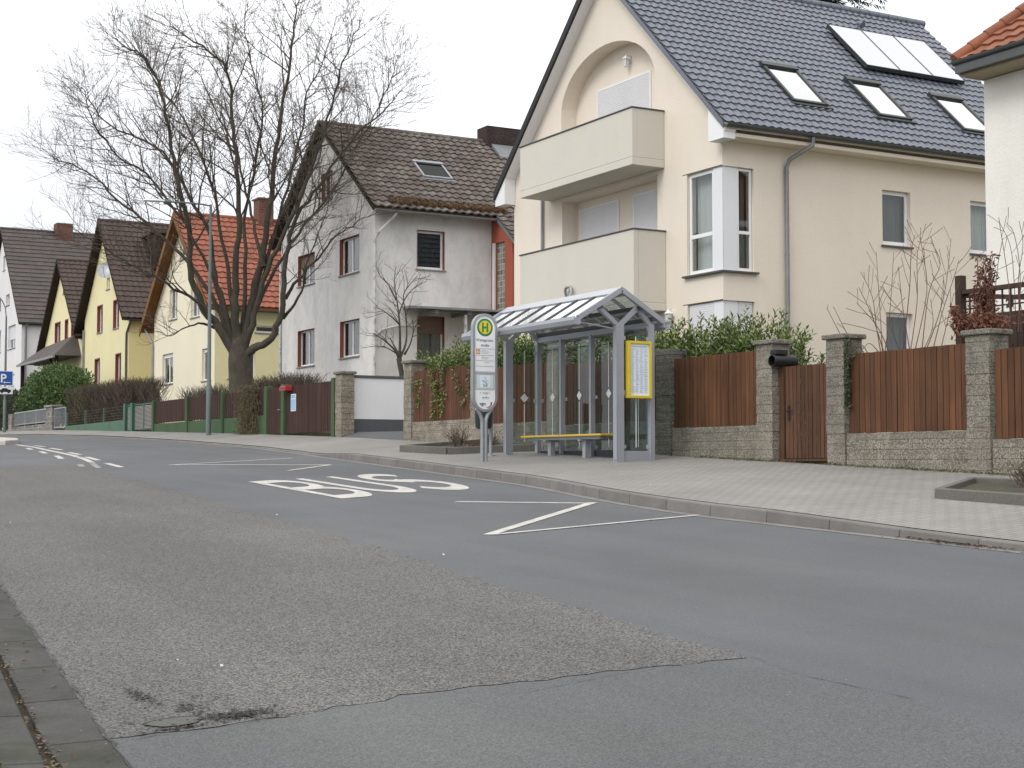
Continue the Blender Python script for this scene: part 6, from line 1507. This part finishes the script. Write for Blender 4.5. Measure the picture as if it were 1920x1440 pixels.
# dry plants in the beds
def drybush(label,x,y,h,n,seed,w_=.35,m='ivy_dead'):
    r = random.Random(seed); g = thing('dry_plant',label,'plant',(x,y,pz(x,y)+.05),None); mb = MB(); lf = MB(); z = pz(x,y)+.04
    for k in range(n):
        d = Vector((r.gauss(0,w_),r.gauss(0,w_),1)).normalized(); L = h*r.uniform(.5,1.1); p = Vector((x+r.gauss(0,.06),y+r.gauss(0,.06),z)); q = p+d*L*.5; e_ = q+(d+rvec(r)*.4).normalized()*L*.5
        mb.tube([p,q,e_],[.006,.005,.002],4,False)
        for _ in range(5): t = r.random(); lf.leaf(q.lerp(e_,t),rvec(r)+Vector((0,0,.2)),r.uniform(.02,.05),.014,rvec(r))
    mb.build('stems','grey_twig',g,fix=False,uv=False); lf.build('leaves',m,g,fix=False,uv=False)
drybush('spiky dry plant, the left one in the bed beside the shelter',14.3,27.75,.48,60,1); drybush('spiky dry plant, the right one in the bed beside the shelter',14.4,26.5,.40,60,2); drybush('low reddish dry plant in the middle of the bed beside the shelter',14.35,27.1,.22,45,3,.6,'dry_leaf')
drybush('dry grassy plant nearest the corner of the right hand bed',13.9,12.55,.36,70,4,.45); drybush('wide dry plant at the edge of the photo in the right hand bed',13.8,11.6,.38,90,5,.5)
# car parked in the yard behind the picket fence: only its roof shows
g = thing('parked_car','dark parked car behind the picket fence, only its roof showing left of the big trunk','car',(18.2,51.2,2.72)); cz0 = 2.74; cy0 = 49.3
side = [(0,.45),(.05,.75),(.35,.95),(.95,1.0),(1.45,1.36),(1.8,1.44),(2.9,1.44),(3.35,1.36),(3.85,1.0),(4.2,.9),(4.25,.5),(4.1,.28),(.15,.28)]
mb = MB(); mb.prism(side, lambda a,b,d: (17.5+d,cy0+a,cz0+b), 0, 1.68); mb.build('body',mat('dark car paint',(.012,.013,.016),.25,fine=0,bump=0,spec=.6),g,bevel=.06)
mb = MB(); win_ = [(1.25,1.02),(1.6,1.33),(3.2,1.33),(3.55,1.02)]
mb.prism(win_, lambda a,b,d: (17.496+d,cy0+a,cz0+b), 0, 1.688); mb.build('side_windows','dark_glass',g)
for a in (.8,3.45):
    for x in (17.48,19.0):
        mb = MB(); mb.tube([(x,cy0+a,cz0+.31),(x+.2,cy0+a,cz0+.31)],.31,20); w_ = mb.build('wheel','black_metal',g,smooth=40)
        mb = MB(); mb.tube([(x-.004,cy0+a,cz0+.31),(x+.204,cy0+a,cz0+.31)],.19,14); mb.build('rim','galv',w_,smooth=40)
# spruce behind the cream house
sx,sy_,sz0 = 36.4,42.0,3.0
g = thing('spruce','dark green spruce rising behind the roof ridge of the cream house','tree',(sx,sy_,sz0)); mb = MB(); tr = MB(); r = random.Random(13)
tr.tube([(sx,sy_,sz0),(sx,sy_,14),(sx,sy_,24)],[.3,.2,.03],8); tr.build('trunk','bark',g)
z = 13.0
while z < 23.6:
    L = 3.1*(24.4-z)/8.0+.3
    for k in range(9):
        t = r.uniform(0,6.283); d = Vector((math.cos(t),math.sin(t),0)); l = L*r.uniform(.7,1.1); n = int(l/.11)
        for j in range(n):
            s_ = (j+1)/n; p = Vector((sx,sy_,z))+d*l*s_+Vector((0,0,-.9*s_*s_*l*.35+.25*max(0,s_-.8)*l))
            for q in range(5):
                sd = Vector((-d.y,d.x,0))*r.choice((-1,1)); mb.leaf(p,(d*.6+sd*r.uniform(.4,1.2)+Vector((0,0,r.uniform(-.9,.05)))),r.uniform(.25,.5)*(1.1-.5*s_),.05,(0,0,1))
    z += .34
mb.build('crown','spruce',g,fix=False,uv=False)
